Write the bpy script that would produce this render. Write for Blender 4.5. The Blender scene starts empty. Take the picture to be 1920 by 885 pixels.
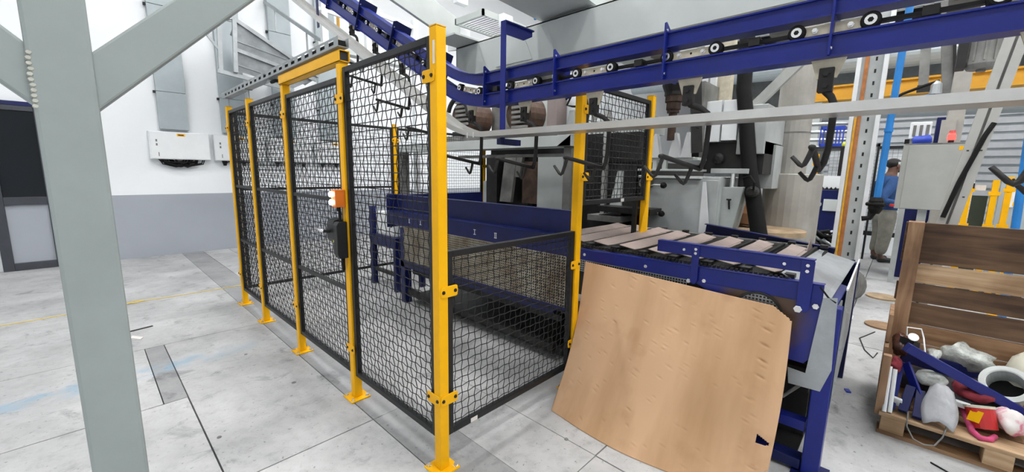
import bpy, math, random
from mathutils import Vector, Matrix, noise
random.seed(7)
S = bpy.context.scene
COL = S.collection
PI = math.pi

# ---------------------------------------------------------------- camera
cd = bpy.data.cameras.new('camera'); cam = bpy.data.objects.new('camera', cd); COL.objects.link(cam)
cd.sensor_width = 36.0; cd.lens = 764.3 / 1920 * 36.0; cd.clip_start = 0.05; cd.clip_end = 200
yaw, pitch, roll = 0.81035, 0.15660, 0.016836
F = Vector((math.sin(yaw) * math.cos(pitch), math.cos(yaw) * math.cos(pitch), -math.sin(pitch)))
R0 = Vector((math.cos(yaw), -math.sin(yaw), 0)); U0 = R0.cross(F)
R1 = R0 * math.cos(roll) + U0 * math.sin(roll); U1 = -R0 * math.sin(roll) + U0 * math.cos(roll)
mw = Matrix((R1, U1, -F)).transposed().to_4x4(); mw.translation = (-1.0676, -1.4561, 1.4235)
cam.matrix_world = mw
S.camera = cam

# ---------------------------------------------------------------- world, exposure
W = bpy.data.worlds.new('hall_air'); S.world = W; W.use_nodes = True
W.node_tree.nodes['Background'].inputs[0].default_value = (0.80, 0.88, 1.0, 1)
W.node_tree.nodes['Background'].inputs[1].default_value = 0.55
S.view_settings.view_transform = 'Standard'; S.view_settings.look = 'None'
S.view_settings.exposure = 0.84; S.view_settings.gamma = 1.0
try: S.view_settings.use_curve_mapping = False
except Exception: pass
S.cycles.use_denoising = True
S.cycles.max_bounces = 6; S.cycles.diffuse_bounces = 3; S.cycles.glossy_bounces = 3
S.cycles.sample_clamp_indirect = 6.0
LAMP = 43.0          # emission of the high bay lamp diffusers

# ---------------------------------------------------------------- materials
MATS = {}
def pm(name, col, rough=.5, metal=0, var=.10, scale=6, bump=0, bscale=60, spec=.5, col2=None, lo=.35, hi=.7, tint=0):
    """procedural painted / metal / cloth material: noise mottling between col and col2, optional relief"""
    m = bpy.data.materials.new(name); m.use_nodes = True; nt = m.node_tree; N = nt.nodes; L = nt.links
    b = N['Principled BSDF']; b.inputs['Roughness'].default_value = rough; b.inputs['Metallic'].default_value = metal
    b.inputs['Specular IOR Level'].default_value = spec
    g = N.new('ShaderNodeNewGeometry'); n = N.new('ShaderNodeTexNoise'); n.inputs['Scale'].default_value = scale
    n.inputs['Detail'].default_value = 5; n.inputs['Roughness'].default_value = .6
    L.new(g.outputs['Position'], n.inputs['Vector'])
    r = N.new('ShaderNodeValToRGB'); r.color_ramp.elements[0].position = lo; r.color_ramp.elements[1].position = hi
    c2 = col2 if col2 else tuple(c * (1 - 2 * var) for c in col)
    r.color_ramp.elements[0].color = (*c2, 1); r.color_ramp.elements[1].color = (*col, 1)
    L.new(n.outputs['Fac'], r.inputs[0]); out = r.outputs[0]
    if tint:
        oi = N.new('ShaderNodeObjectInfo'); mr = N.new('ShaderNodeMapRange'); mr.inputs[3].default_value = 1 - tint; mr.inputs[4].default_value = 1 + tint
        L.new(oi.outputs['Random'], mr.inputs[0]); mx = N.new('ShaderNodeVectorMath'); mx.operation = 'SCALE'
        L.new(out, mx.inputs[0]); L.new(mr.outputs[0], mx.inputs['Scale']); out = mx.outputs[0]
    L.new(out, b.inputs['Base Color'])
    if bump:
        n2 = N.new('ShaderNodeTexNoise'); n2.inputs['Scale'].default_value = bscale; n2.inputs['Detail'].default_value = 4
        L.new(g.outputs['Position'], n2.inputs['Vector'])
        bp = N.new('ShaderNodeBump'); bp.inputs['Strength'].default_value = bump; bp.inputs['Distance'].default_value = .01
        L.new(n2.outputs['Fac'], bp.inputs['Height']); L.new(bp.outputs[0], b.inputs['Normal'])
    MATS[name] = m; return m
def em(name, col, strength):
    m = bpy.data.materials.new(name); m.use_nodes = True; b = m.node_tree.nodes['Principled BSDF']
    b.inputs['Base Color'].default_value = (*col, 1); b.inputs['Emission Color'].default_value = (*col, 1)
    b.inputs['Emission Strength'].default_value = strength; MATS[name] = m; return m

YEL = pm('yellow_powder_coat', (.95, .49, .003), .42, var=.04, scale=9, spec=.22)
YEL2 = pm('worn_yellow_paint', (.78, .40, .02), .5, var=.12, scale=20)
BLK = pm('black_powder_coat', (.014, .015, .017), .45, var=.2, scale=14, spec=.4)
WIRE = pm('dark_wire', (.010, .010, .011), .5, var=.1, spec=.35)
BLUE = pm('deep_blue_paint', (.006, .016, .205), .34, var=.10, scale=7, spec=.4)
BLUED = pm('dark_blue_paint', (.005, .011, .10), .40, var=.2, scale=5, spec=.4)
GREY = pm('light_grey_paint', (.55, .59, .58), .42, var=.04, scale=5)
COLGREY = pm('column_grey_paint', (.30, .345, .34), .45, var=.04, scale=7)
GALV = pm('galvanised_steel', (.42, .45, .47), .42, metal=.55, var=.10, scale=12)
STEEL = pm('brushed_steel', (.60, .60, .585), .36, metal=.6, var=.06, scale=8)
ALU = pm('pale_aluminium', (.80, .82, .84), .4, metal=.2, var=.05)
WHITE = pm('white_enamel', (.82, .85, .87), .4, var=.02)
PRESS = pm('press_grey_paint', (.47, .50, .50), .45, var=.14, scale=3)
PRESSD = pm('grimy_grey_paint', (.24, .24, .23), .55, var=.25, scale=4)
DARK = pm('dark_machine_steel', (.026, .025, .025), .5, var=.3, scale=6, spec=.32)
RUB = pm('black_rubber', (.010, .010, .010), .7, var=.2, spec=.22)
RUST = pm('rusty_brown_steel', (.10, .055, .036), .7, var=.3, scale=9, bump=.2)
CREAM = pm('cream_paint', (.66, .60, .46), .5, var=.12, scale=20)
MAUVE = pm('mauve_grey_slat', (.30, .235, .215), .5, var=.12, scale=8)
BOARD = None
WOODD = pm('dark_plank', (.20, .115, .062), .7, var=.30, scale=5, bump=.3, bscale=30)
WOODM = pm('mid_plank', (.36, .22, .12), .7, var=.22, scale=6, bump=.3, bscale=30)
WOODL = pm('light_plank', (.52, .38, .24), .7, var=.22, scale=6, bump=.3, bscale=30)
CARDB = pm('brown_carton', (.40, .20, .10), .7, var=.15)
CYAN = pm('bright_blue_plastic', (.02, .22, .62), .4, var=.1)
ROYAL = pm('royal_blue_plastic', (.02, .06, .50), .4, var=.1)
ORANGE = pm('orange_plastic', (.85, .20, .015), .4, var=.05)
ORST = pm('orange_strip', (.52, .19, .05), .5, var=.2, scale=14)
CRANE = pm('crane_yellow', (.80, .40, .015), .5, var=.06)
DADO = pm('grey_dado_paint', (.38, .41, .46), .5, var=.03, scale=2)
WALLW = pm('white_wall_paint', (.84, .87, .90), .55, var=.015, scale=1.5)
DUCTG = pm('duct_grey_paint', (.40, .46, .49), .45, var=.04)
GLASSD = pm('dark_pane', (.006, .009, .014), .12, var=.2, scale=2)
DOORF = pm('dark_door_frame', (.05, .055, .07), .45, var=.1)
GREEN = pm('green_plastic', (.04, .35, .05), .4, var=.1)
LIME = pm('lime_print', (.62, .70, .03), .4, var=.1)
RED = pm('red_print', (.62, .03, .03), .4, var=.1)
PINK = pm('pink_cloth', (.78, .10, .26), .8, var=.2, scale=18)
REDC = pm('dark_red_cloth', (.32, .03, .05), .85, var=.25, scale=20)
PAPER = pm('white_paper', (.80, .77, .74), .7, var=.06, scale=20)
POUCH = pm('grey_film', (.52, .53, .56), .35, var=.12, scale=16, bump=.3, bscale=40)
FILM = pm('clear_crumpled_film', (.60, .63, .60), .25, var=.25, scale=22, bump=.6, bscale=50)
IVORY = pm('ivory_plastic', (.72, .70, .58), .45, var=.1)
SKIN = pm('brown_skin', (.14, .065, .042), .5, var=.08, scale=20)
HAIR = pm('black_hair', (.008, .007, .007), .55, var=.3, scale=60)
SHIRT = pm('blue_work_shirt', (.03, .10, .29), .8, var=.18, scale=8, bump=.15, bscale=25)
PANTS = pm('khaki_trousers', (.26, .25, .21), .85, var=.16, scale=9, bump=.2, bscale=22)
SHOE = pm('black_shoe', (.02, .02, .021), .45, var=.2)
STRING = pm('yellow_string', (.86, .68, .20), .7, var=.1)
TAPE = pm('black_strip', (.03, .03, .035), .6)
CHROME = pm('bright_steel', (.80, .80, .80), .22, metal=.9, var=.04)
ROOF = pm('roof_sheet', (.07, .075, .10), .6, var=.15, scale=1)
LAMPE = em('lamp_diffuser', (1, .99, .97), LAMP)
REDL = em('red_beacon', (1, .025, .02), 4)
LEDR = em('red_led', (1, .03, .06), 6)
LEDW = em('white_led', (.75, .85, 1), 9)

def concrete(name, base, dark, tint):
    m = bpy.data.materials.new(name); m.use_nodes = True; nt = m.node_tree; N = nt.nodes; L = nt.links; b = N['Principled BSDF']
    g = N.new('ShaderNodeNewGeometry')
    def nz(scale, det, lo, hi, c0, c1, rough=.6, dist=0):
        n = N.new('ShaderNodeTexNoise'); n.inputs['Scale'].default_value = scale; n.inputs['Detail'].default_value = det
        n.inputs['Roughness'].default_value = rough; n.inputs['Distortion'].default_value = dist; L.new(g.outputs['Position'], n.inputs['Vector'])
        r = N.new('ShaderNodeValToRGB'); e = r.color_ramp.elements; e[0].position = lo; e[1].position = hi
        e[0].color = (*c0, 1); e[1].color = (*c1, 1); L.new(n.outputs['Fac'], r.inputs[0]); return r, n
    a, _ = nz(1.7, 6, .34, .66, dark, base)
    c, n2 = nz(14, 8, .30, .52, (.80, .80, .80), (1, 1, 1), .75)
    d, _ = nz(4.5, 9, .30, .44, (.50, .50, .51), (1, 1, 1), .7, .6)
    e, _ = nz(40, 4, .30, .37, (.5, .5, .5), (1, 1, 1), .6)
    out = a.outputs[0]
    for q in (c, d, e):
        mx = N.new('ShaderNodeMix'); mx.data_type = 'RGBA'; mx.blend_type = 'MULTIPLY'; mx.inputs[0].default_value = 1
        L.new(out, mx.inputs[6]); L.new(q.outputs[0], mx.inputs[7]); out = mx.outputs[2]
    # the remains of a blue painted line on the slabs
    sx = N.new('ShaderNodeSeparateXYZ'); L.new(g.outputs['Position'], sx.inputs[0])
    def band(sock, c_, w):
        s = N.new('ShaderNodeMath'); s.operation = 'SUBTRACT'; L.new(sock, s.inputs[0]); s.inputs[1].default_value = c_
        ab = N.new('ShaderNodeMath'); ab.operation = 'ABSOLUTE'; L.new(s.outputs[0], ab.inputs[0])
        mr = N.new('ShaderNodeMapRange'); mr.inputs[1].default_value = w; mr.inputs[2].default_value = w * .5; L.new(ab.outputs[0], mr.inputs[0]); return mr.outputs[0]
    by = band(sx.outputs[1], 2.22, .13); bx = band(sx.outputs[0], -1.15, 1.1)
    nn = N.new('ShaderNodeTexNoise'); nn.inputs['Scale'].default_value = 7; nn.inputs['Detail'].default_value = 6; L.new(g.outputs['Position'], nn.inputs['Vector'])
    mr = N.new('ShaderNodeMapRange'); mr.inputs[1].default_value = .42; mr.inputs[2].default_value = .62; mr.inputs[4].default_value = .6; L.new(nn.outputs['Fac'], mr.inputs[0])
    p1 = N.new('ShaderNodeMath'); p1.operation = 'MULTIPLY'; L.new(by, p1.inputs[0]); L.new(bx, p1.inputs[1])
    p2 = N.new('ShaderNodeMath'); p2.operation = 'MULTIPLY'; L.new(p1.outputs[0], p2.inputs[0]); L.new(mr.outputs[0], p2.inputs[1])
    mb = N.new('ShaderNodeMix'); mb.data_type = 'RGBA'; L.new(p2.outputs[0], mb.inputs[0]); L.new(out, mb.inputs[6]); mb.inputs[7].default_value = (.20, .36, .50, 1); out = mb.outputs[2]
    oi = N.new('ShaderNodeObjectInfo'); m2 = N.new('ShaderNodeMapRange'); m2.inputs[3].default_value = 1 - tint; m2.inputs[4].default_value = 1 + tint
    L.new(oi.outputs['Random'], m2.inputs[0]); sc = N.new('ShaderNodeVectorMath'); sc.operation = 'SCALE'; L.new(out, sc.inputs[0]); L.new(m2.outputs[0], sc.inputs['Scale'])
    L.new(sc.outputs[0], b.inputs['Base Color'])
    rr = N.new('ShaderNodeMapRange'); rr.inputs[3].default_value = .38; rr.inputs[4].default_value = .62; L.new(n2.outputs['Fac'], rr.inputs[0]); L.new(rr.outputs[0], b.inputs['Roughness'])
    bp = N.new('ShaderNodeBump'); bp.inputs['Strength'].default_value = .12; bp.inputs['Distance'].default_value = .01; L.new(n2.outputs['Fac'], bp.inputs['Height']); L.new(bp.outputs[0], b.inputs['Normal'])
    return m
CONC = concrete('pale_concrete', (.56, .565, .57), (.36, .365, .37), .04)
CONCD = concrete('trench_concrete', (.37, .375, .38), (.25, .255, .26), .03)
JOINT = pm('dark_joint', (.05, .05, .05), .9)

def planks(name, c1, c2, axis):
    """wood with long grain along one axis"""
    m = bpy.data.materials.new(name); m.use_nodes = True; nt = m.node_tree; N = nt.nodes; L = nt.links; b = N['Principled BSDF']; b.inputs['Roughness'].default_value = .72
    g = N.new('ShaderNodeNewGeometry'); mp = N.new('ShaderNodeMapping'); s = [26, 26, 26]; s[axis] = 2.2; mp.inputs['Scale'].default_value = s
    L.new(g.outputs['Position'], mp.inputs[0]); n = N.new('ShaderNodeTexNoise'); n.inputs['Scale'].default_value = 1; n.inputs['Detail'].default_value = 6; n.inputs['Distortion'].default_value = .8
    L.new(mp.outputs[0], n.inputs['Vector']); r = N.new('ShaderNodeValToRGB'); e = r.color_ramp.elements; e[0].position = .3; e[1].position = .68; e[0].color = (*c2, 1); e[1].color = (*c1, 1)
    L.new(n.outputs['Fac'], r.inputs[0])
    n3 = N.new('ShaderNodeTexNoise'); n3.inputs['Scale'].default_value = 4; n3.inputs['Detail'].default_value = 3; L.new(g.outputs['Position'], n3.inputs['Vector'])
    r3 = N.new('ShaderNodeValToRGB'); r3.color_ramp.elements[0].position = .35; r3.color_ramp.elements[1].position = .6; r3.color_ramp.elements[0].color = (.6, .56, .52, 1); r3.color_ramp.elements[1].color = (1, 1, 1, 1)
    L.new(n3.outputs['Fac'], r3.inputs[0]); mx = N.new('ShaderNodeMix'); mx.data_type = 'RGBA'; mx.blend_type = 'MULTIPLY'; mx.inputs[0].default_value = 1
    L.new(r.outputs[0], mx.inputs[6]); L.new(r3.outputs[0], mx.inputs[7]); L.new(mx.outputs[2], b.inputs['Base Color'])
    bp = N.new('ShaderNodeBump'); bp.inputs['Strength'].default_value = .3; bp.inputs['Distance'].default_value = .006; L.new(n.outputs['Fac'], bp.inputs['Height']); L.new(bp.outputs[0], b.inputs['Normal'])
    return m
PLD = planks('dark_stained_plank', (.17, .098, .052), (.065, .034, .018), 1)
PLM = planks('brown_plank', (.36, .215, .115), (.20, .105, .05), 1)
PLL = planks('pale_plank', (.64, .46, .29), (.40, .25, .13), 1)
PLV = planks('upright_plank', (.42, .26, .15), (.24, .13, .07), 2)

# ---------------------------------------------------------------- mesh building
LOC = {}
class MB:
    """collects shapes in world coordinates and links them as ONE mesh object"""
    def __init__(s): s.v = []; s.f = []; s.mi = []; s.cur = 0
    def add(s, vs, fs):
        b = len(s.v); s.v += [tuple(v) for v in vs]; s.f += [tuple(i + b for i in f) for f in fs]; s.mi += [s.cur] * len(fs); return s
    def obox(s, c, ax, ay, az):
        c, ax, ay, az = map(Vector, (c, ax, ay, az)); vs = [c + ax * i + ay * j + az * k for i in (-1, 1) for j in (-1, 1) for k in (-1, 1)]
        fs = [(0, 1, 3, 2), (4, 6, 7, 5), (0, 4, 5, 1), (2, 3, 7, 6), (0, 2, 6, 4), (1, 5, 7, 3)]
        if ax.cross(ay).dot(az) < 0: fs = [f[::-1] for f in fs]
        return s.add(vs, fs)
    def box(s, x0, x1, y0, y1, z0, z1):
        return s.obox(((x0 + x1) / 2, (y0 + y1) / 2, (z0 + z1) / 2), (abs(x1 - x0) / 2, 0, 0), (0, abs(y1 - y0) / 2, 0), (0, 0, abs(z1 - z0) / 2))
    def beam(s, p, q, w, h, up=(0, 0, 1)):
        p, q, up = Vector(p), Vector(q), Vector(up); d = (q - p); l = d.length; d.normalize()
        sd = d.cross(up)
        if sd.length < 1e-4: sd = d.cross(Vector((1, 0, 0)))
        sd.normalize(); u = sd.cross(d)
        return s.obox((p + q) / 2, d * l / 2, sd * w / 2, u * h / 2)
    def prism(s, pts, vec):
        pts = [Vector(p) for p in pts]; vec = Vector(vec); n = len(pts); nor = Vector((0, 0, 0))
        for i in range(n): nor += pts[i].cross(pts[(i + 1) % n])
        if nor.dot(vec) > 0: pts = pts[::-1]
        vs = pts + [p + vec for p in pts]
        fs = [tuple(range(n)), tuple(range(2 * n - 1, n - 1, -1))] + [(i, i + n, (i + 1) % n + n, (i + 1) % n) for i in range(n)]
        return s.add(vs, fs)
    def tube(s, path, r, n=8, closed=False, cap=True):
        P = [Vector(p) for p in path]; m = len(P); rs = r if isinstance(r, (list, tuple)) else [r] * m; vs = []; prev = None
        for i in range(m):
            a = P[(i - 1) % m] if (closed or i > 0) else P[i]; c = P[(i + 1) % m] if (closed or i < m - 1) else P[i]
            t = (c - a); t = t.normalized() if t.length > 1e-9 else Vector((0, 0, 1))
            if prev is None:
                u = t.cross(Vector((0, 0, 1)))
                if u.length < .05: u = t.cross(Vector((1, 0, 0)))
            else: u = prev - t * prev.dot(t)
            u.normalize(); prev = u; w = t.cross(u)
            vs += [P[i] + (u * math.cos(2 * PI * k / n) + w * math.sin(2 * PI * k / n)) * rs[i] for k in range(n)]
        fs = []
        for i in range(m if closed else m - 1):
            j = (i + 1) % m
            fs += [(i * n + k, i * n + (k + 1) % n, j * n + (k + 1) % n, j * n + k) for k in range(n)]
        if cap and not closed: fs += [tuple(range(n - 1, -1, -1)), tuple(range((m - 1) * n, m * n))]
        return s.add(vs, fs)
    def lathe(s, p, ax, prof, n=20):
        """prof: (distance along ax, radius) pairs"""
        p, ax = Vector(p), Vector(ax).normalized(); u = ax.cross(Vector((0, 0, 1)))
        if u.length < .05: u = ax.cross(Vector((1, 0, 0)))
        u.normalize(); w = ax.cross(u); vs = []
        for t, r in prof: vs += [p + ax * t + (u * math.cos(2 * PI * k / n) + w * math.sin(2 * PI * k / n)) * r for k in range(n)]
        fs = []
        for i in range(len(prof) - 1): fs += [(i * n + k, i * n + (k + 1) % n, (i + 1) * n + (k + 1) % n, (i + 1) * n + k) for k in range(n)]
        if prof[0][1] > 1e-6: fs.append(tuple(range(n - 1, -1, -1)))
        if prof[-1][1] > 1e-6: fs.append(tuple(range((len(prof) - 1) * n, len(prof) * n)))
        return s.add(vs, fs)
    def cyl(s, p, q, r, n=14):
        p, q = Vector(p), Vector(q); return s.lathe(p, q - p, [(0, r), ((q - p).length, r)], n)
    def build(s, name, mat, parent=None, bevel=0, smooth=False, kind=None, label=None, solid=0, sub=0):
        me = bpy.data.meshes.new(name)
        if parent is None:
            xs = list(zip(*s.v)); o0 = Vector(((min(xs[0]) + max(xs[0])) / 2, (min(xs[1]) + max(xs[1])) / 2, min(xs[2])))
        else: o0 = LOC[parent]
        me.from_pydata([tuple(Vector(v) - o0) for v in s.v], [], s.f)
        for m in (mat if isinstance(mat, (list, tuple)) else [mat]): me.materials.append(m)
        if any(s.mi): me.polygons.foreach_set('material_index', s.mi)
        if smooth: me.polygons.foreach_set('use_smooth', [True] * len(me.polygons))
        me.update(); o = bpy.data.objects.new(name, me); COL.objects.link(o); LOC[o] = o0
        if parent is None: o.location = o0
        else: o.parent = parent
        if solid: md = o.modifiers.new('thick', 'SOLIDIFY'); md.thickness = solid; md.offset = 0
        if bevel: md = o.modifiers.new('edge', 'BEVEL'); md.width = bevel; md.segments = 2; md.limit_method = 'ANGLE'
        if sub: md = o.modifiers.new('round', 'SUBSURF'); md.levels = sub; md.render_levels = sub
        if kind: o['kind'] = kind
        if label: o['label'] = label
        return o
def tag(o, label, cat, group=None, kind=None):
    o['label'] = label; o['category'] = cat
    if group: o['group'] = group
    if kind: o['kind'] = kind
    return o
def thing(name, loc, label, cat, group=None):
    o = bpy.data.objects.new(name, None); o.empty_display_size = .1; COL.objects.link(o); o.location = loc; LOC[o] = Vector(loc); return tag(o, label, cat, group)
def children(o): return [c for c in bpy.data.objects if c.parent == o]
def copy_thing(o, loc, label=None, group=None, rz=0):
    def cp(a, par):
        c = a.copy(); COL.objects.link(c); c.parent = par
        for k in KIDS.get(a, []): cp(k, c)
        return c
    KIDS = {}
    for q in bpy.data.objects:
        if q.parent: KIDS.setdefault(q.parent, []).append(q)
    r = cp(o, None); r.location = loc; r.rotation_euler = (0, 0, rz); LOC[r] = Vector(loc)
    if label: r['label'] = label
    if group: r['group'] = group
    return r
def struct(o): o['kind'] = 'structure'; return o
def B(*a): return MB().box(*a)
def nut(mb, p, ax, r=.008, h=.007): return mb.lathe(p, ax, [(0, r * 1.35), (h * .25, r * 1.35), (h * .3, r), (h, r)], 6)

# ---------------------------------------------------------------- the hall
hall = (-7.0, 26.0, -12.0, 7.05, 8.6)
fl = struct(B(-7, 26, -12, 7.05, -.08, -.035).build('floor', JOINT))
def slab(x0, x1, y0, y1, m=CONC, g=.004):
    B(x0 + g, x1 - g, y0 + g, y1 - g, -.04, 0).build('concrete_slab', m, fl)
slab(-.045, .235, -3.0, .594, CONCD, .0015); slab(-.045, .235, .594, 2.74, CONCD, .0015); slab(-.045, .235, 2.74, 7.05, CONCD, .0015)
slab(.235, .60, -3.0, -.482); slab(.235, .60, -.482, 3.3, CONC, .001); slab(.235, .60, 3.3, 7.05)
slab(-.745, -.045, .594, 2.70); slab(-.745, -.045, -3.0, .594)
slab(-.86, -.745, 1.62, 2.70, CONCD, .002)
slab(-3.2, -.86, 1.62, 2.70); slab(-3.2, -.745, -.9, 1.62); slab(-3.2, -.745, -3.0, -.9)
slab(-3.2, -.045, 2.70, 7.05, CONC, .002); slab(-7, -3.2, -3, 7.05)
slab(.60, 3.4, -.482, 3.3); slab(.60, 3.4, 3.3, 7.05); slab(.60, 3.4, -3.0, -.482)
for i, x in enumerate((3.4, 6.6, 10, 14, 18, 22)):
    x1 = (6.6, 10, 14, 18, 22, 26)[i]
    for y0, y1 in ((-12, -6.5), (-6.5, -3), (-3, -1.21), (-1.21, 3), (3, 7.05)): slab(x, x1, y0, y1)
for x0, x1 in ((-7, -3.2), (-3.2, .6), (.6, 3.4)):
    slab(x0, x1, -12, -6.5); slab(x0, x1, -6.5, -3.0)
wb = struct(B(-7, 26, 7.05, 7.25, 0, 8.6).build('wall_back', WALLW))
B(-1.20, 26, 7.035, 7.05, 0, .975).build('dado_panel', DADO, wb)
struct(B(-7.2, -7, -12, 7.25, 0, 8.6).build('wall_left', WALLW))
struct(B(-7.2, 26.2, -12.2, -12, 0, 8.6).build('wall_front', PRESS))
wr = struct(B(26, 26.2, -12.2, 7.25, 0, 8.6).build('wall_right', PRESS))
struct(B(-7.2, 26.2, -12.2, 7.25, 8.6, 8.7).build('ceiling', ROOF))
for i, y in enumerate((-9, -5.5, -2, 1.5, 5)):
    t = MB()
    for z in (7.3, 8.4): t.box(-6.98, 25.98, y - .06, y + .06, z - .07, z + .07)
    x = -6.8
    while x < 25.5:
        t.beam((x, y, 7.3), (x + .8, y, 8.4), .05, .05); t.beam((x + .8, y, 8.4), (x + 1.6, y, 7.3), .05, .05); x += 1.6
    struct(t.build('trim_%d' % (i + 1), GALV))
# glazed door in the back wall, at the left edge of the picture
d = struct(MB().box(-1.90, -1.80, 6.98, 7.08, 0, 2.16).box(-1.42, -1.33, 6.98, 7.08, 0, 2.16).box(-1.80, -1.42, 6.98, 7.08, .88, .98)
           .box(-1.80, -1.42, 6.98, 7.08, 0, .10).box(-1.80, -1.42, 6.98, 7.08, 2.10, 2.16).build('door_1', DOORF, bevel=.004))
B(-1.80, -1.42, 7.02, 7.045, .98, 2.10).build('dark_pane', GLASSD, d)
B(-1.80, -1.42, 7.02, 7.045, .10, .88).build('lower_panel', DADO, d)
w1 = struct(MB().box(-2.62, -2.54, 6.98, 7.08, .95, 2.16).box(-1.99, -1.91, 6.98, 7.08, .95, 2.16).box(-2.54, -1.99, 6.98, 7.08, 2.08, 2.16).box(-2.54, -1.99, 6.98, 7.08, .95, 1.03).build('window_1', DOORF))
B(-2.54, -1.99, 7.02, 7.045, 1.03, 2.08).build('dark_pane', GLASSD, w1)
# high bay lamps
def lamp(x, y, label, z=6.6):
    r = thing('high_bay_lamp', (x, y, z), label, 'lamp', 'high bay lamps under the roof')
    B(x - .75, x + .75, y - .16, y + .16, z + .02, z + .12).build('housing', GALV, r)
    B(x - .72, x + .72, y - .13, y + .13, z, z + .02).build('diffuser', LAMPE, r)
    MB().cyl((x - .6, y, z + .12), (x - .6, y, 8.6), .008, 6).cyl((x + .6, y, z + .12), (x + .6, y, 8.6), .008, 6).build('hanger_rod', GALV, r)
k = 0
for y in (-8.6, -5.2, -2.2, .6, 3.2):
    for x in (-2.5, .6, 3.7, 6.8, 13):
        lamp(x, y, 'white strip lamp hung high under the dark roof'); k += 1

# ---------------------------------------------------------------- safety fence
def strap(mb, face, y, z, a0, a1, base):
    """clamp strap with rounded ends; face 'x': lies on a plane X=base, runs along Y from a0 to a1; face 'y': plane Y=base, along X"""
    h = .026; pts = []
    for c, s0 in ((a1 - .012, -1), (a0 + .012, 1)):
        for k in range(5):
            a = (-PI / 2 + PI * k / 4) if s0 < 0 else (PI / 2 + PI * k / 4)
            pts.append((c + .012 * math.cos(a), z + (h - .012) * (1 if math.sin(a) > 0 else -1) * (abs(math.sin(a)) > .01) + .012 * math.sin(a)))
    P = [(base, p, q) for p, q in pts] if face == 'x' else [(p, base, q) for p, q in pts]
    mb.prism(P, (-.005, 0, 0) if face == 'x' else (0, -.005, 0))
def fence_post(x, y, h, label, clamps, z0=0, plate=True, mat=None, cap=True):
    """clamps: list of (face, z, from, to) relative to the post centre"""
    r = thing('fence_post', (x, y, z0), label, 'fence post', 'yellow safety fence posts')
    mat = mat or YEL; a = .025
    B(x - a, x + a, y - a, y + a, z0 + (.01 if plate else 0), h).build('post_tube', mat, r, bevel=.004)
    if cap: B(x - a - .001, x + a + .001, y - a - .001, y + a + .001, h, h + .006).build('post_cap', YEL2, r, bevel=.002)
    if plate:
        B(x - .062, x + .062, y - .062, y + .062, z0, z0 + .01).build('base_plate', mat, r, bevel=.003)
        for i in (-1, 1):
            for j in (-1, 1): nut(MB(), (x + i * .045, y + j * .045, z0 + .01), (0, 0, 1), .009, .012).build('anchor_bolt', CHROME, r)
    for face, z, f, t in clamps:
        m = MB(); base = (x if face == 'x' else y) - a; o = y if face == 'x' else x
        strap(m, face, y, z, o + f, o + t, base); c = m.build('clamp', mat, r, bevel=.0015)
        ax = (-1, 0, 0) if face == 'x' else (0, -1, 0)
        for q in (f + .016, t - .016):
            s = MB(); p = (base - .005, o + q, z) if face == 'x' else (o + q, base - .005, z)
            s.lathe(p, ax, [(0, .009), (.002, .009), (.0025, .006), (.006, .006)], 8).build('clamp_screw', BLK, c)
    return r
def wire_mesh(o, u, v, n, w, h, pitch=.043, amp=.0044, r=.0025):
    """crimped woven wire: o corner, u and v unit vectors, n normal"""
    o, u, v, n = map(Vector, (o, u, v, n)); mb = MB(); nu = max(2, round(w / pitch)); nv = max(2, round(h / pitch)); pu = w / nu; pv = h / nv
    for i in range(nu):
        x = (i + .5) * pu; P = [o + u * x] + [o + u * x + v * ((k + .5) * pv) + n * (amp if (i + k) % 2 else -amp) for k in range(nv)] + [o + u * x + v * h]
        mb.tube(P, r, 4, cap=False)
    for k in range(nv):
        z = (k + .5) * pv; P = [o + v * z] + [o + v * z + u * ((i + .5) * pu) - n * (amp if (i + k) % 2 else -amp) for i in range(nu)] + [o + v * z + u * w]
        mb.tube(P, r, 4, cap=False)
    return mb
def fence_panel(p, q, z0, z1, label, rails=(), sticker=None, name='mesh_barrier', cat='fence panel', fw=.03, pitch=.043, r=.0025, side=1):
    """upright framed mesh panel from p to q (x, y)"""
    p, q = Vector((*p, 0)), Vector((*q, 0)); d = (q - p); L = d.length; d.normalize(); n = Vector((-d.y, d.x, 0)); up = Vector((0, 0, 1))
    rt = thing(name, ((p.x + q.x) / 2, (p.y + q.y) / 2, z0), label, cat, 'black mesh fence panels')
    f = MB(); e = fw / 2
    for a in (e, L - e): f.obox(p + d * a + up * (z0 + z1) / 2, d * e, n * e, up * (z1 - z0) / 2)
    for z in (z0 + e, z1 - e): f.obox(p + d * L / 2 + up * z, d * (L / 2 - fw), n * e, up * e)
    f.build('frame', BLK, rt, bevel=.003)
    for z in rails: MB().obox(p + d * L / 2 + up * z, d * (L / 2 - fw), n * .010, up * .012).build('mid_rail', BLK, rt)
    wire_mesh(p + d * fw + up * (z0 + fw), d, up, n, L - 2 * fw, z1 - z0 - 2 * fw, pitch, r=r).build('wire_mesh', WIRE, rt, kind='stuff')
    if sticker:
        a, z = sticker; MB().obox(p + d * a + up * z + n * (e + .0008) * side, d * .022, n * .0008, up * .011).build('maker_sticker', PAPER, rt)
    return rt
PH = 2.0
C4 = lambda z: ('x', z, -.05, .05)
fence_post(0, 0, PH, 'yellow corner post nearest the camera where the tall and the low mesh panel meet',
           [('x', 1.81, -.012, .075), ('x', .362, -.026, .075), ('y', .362, -.026, .075), ('y', .884, -.02, .078)])
fence_post(0, .89, 2.0, 'yellow fence post that carries the black door lock', [C4(1.81), C4(.33)])
fence_post(0, 1.82, 2.0, 'yellow hinge post at the far side of the mesh door', [C4(1.80), C4(.38)])
fence_post(0, 2.72, PH, 'second yellow post from the far end of the long fence', [C4(1.80), C4(.33)])
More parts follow.
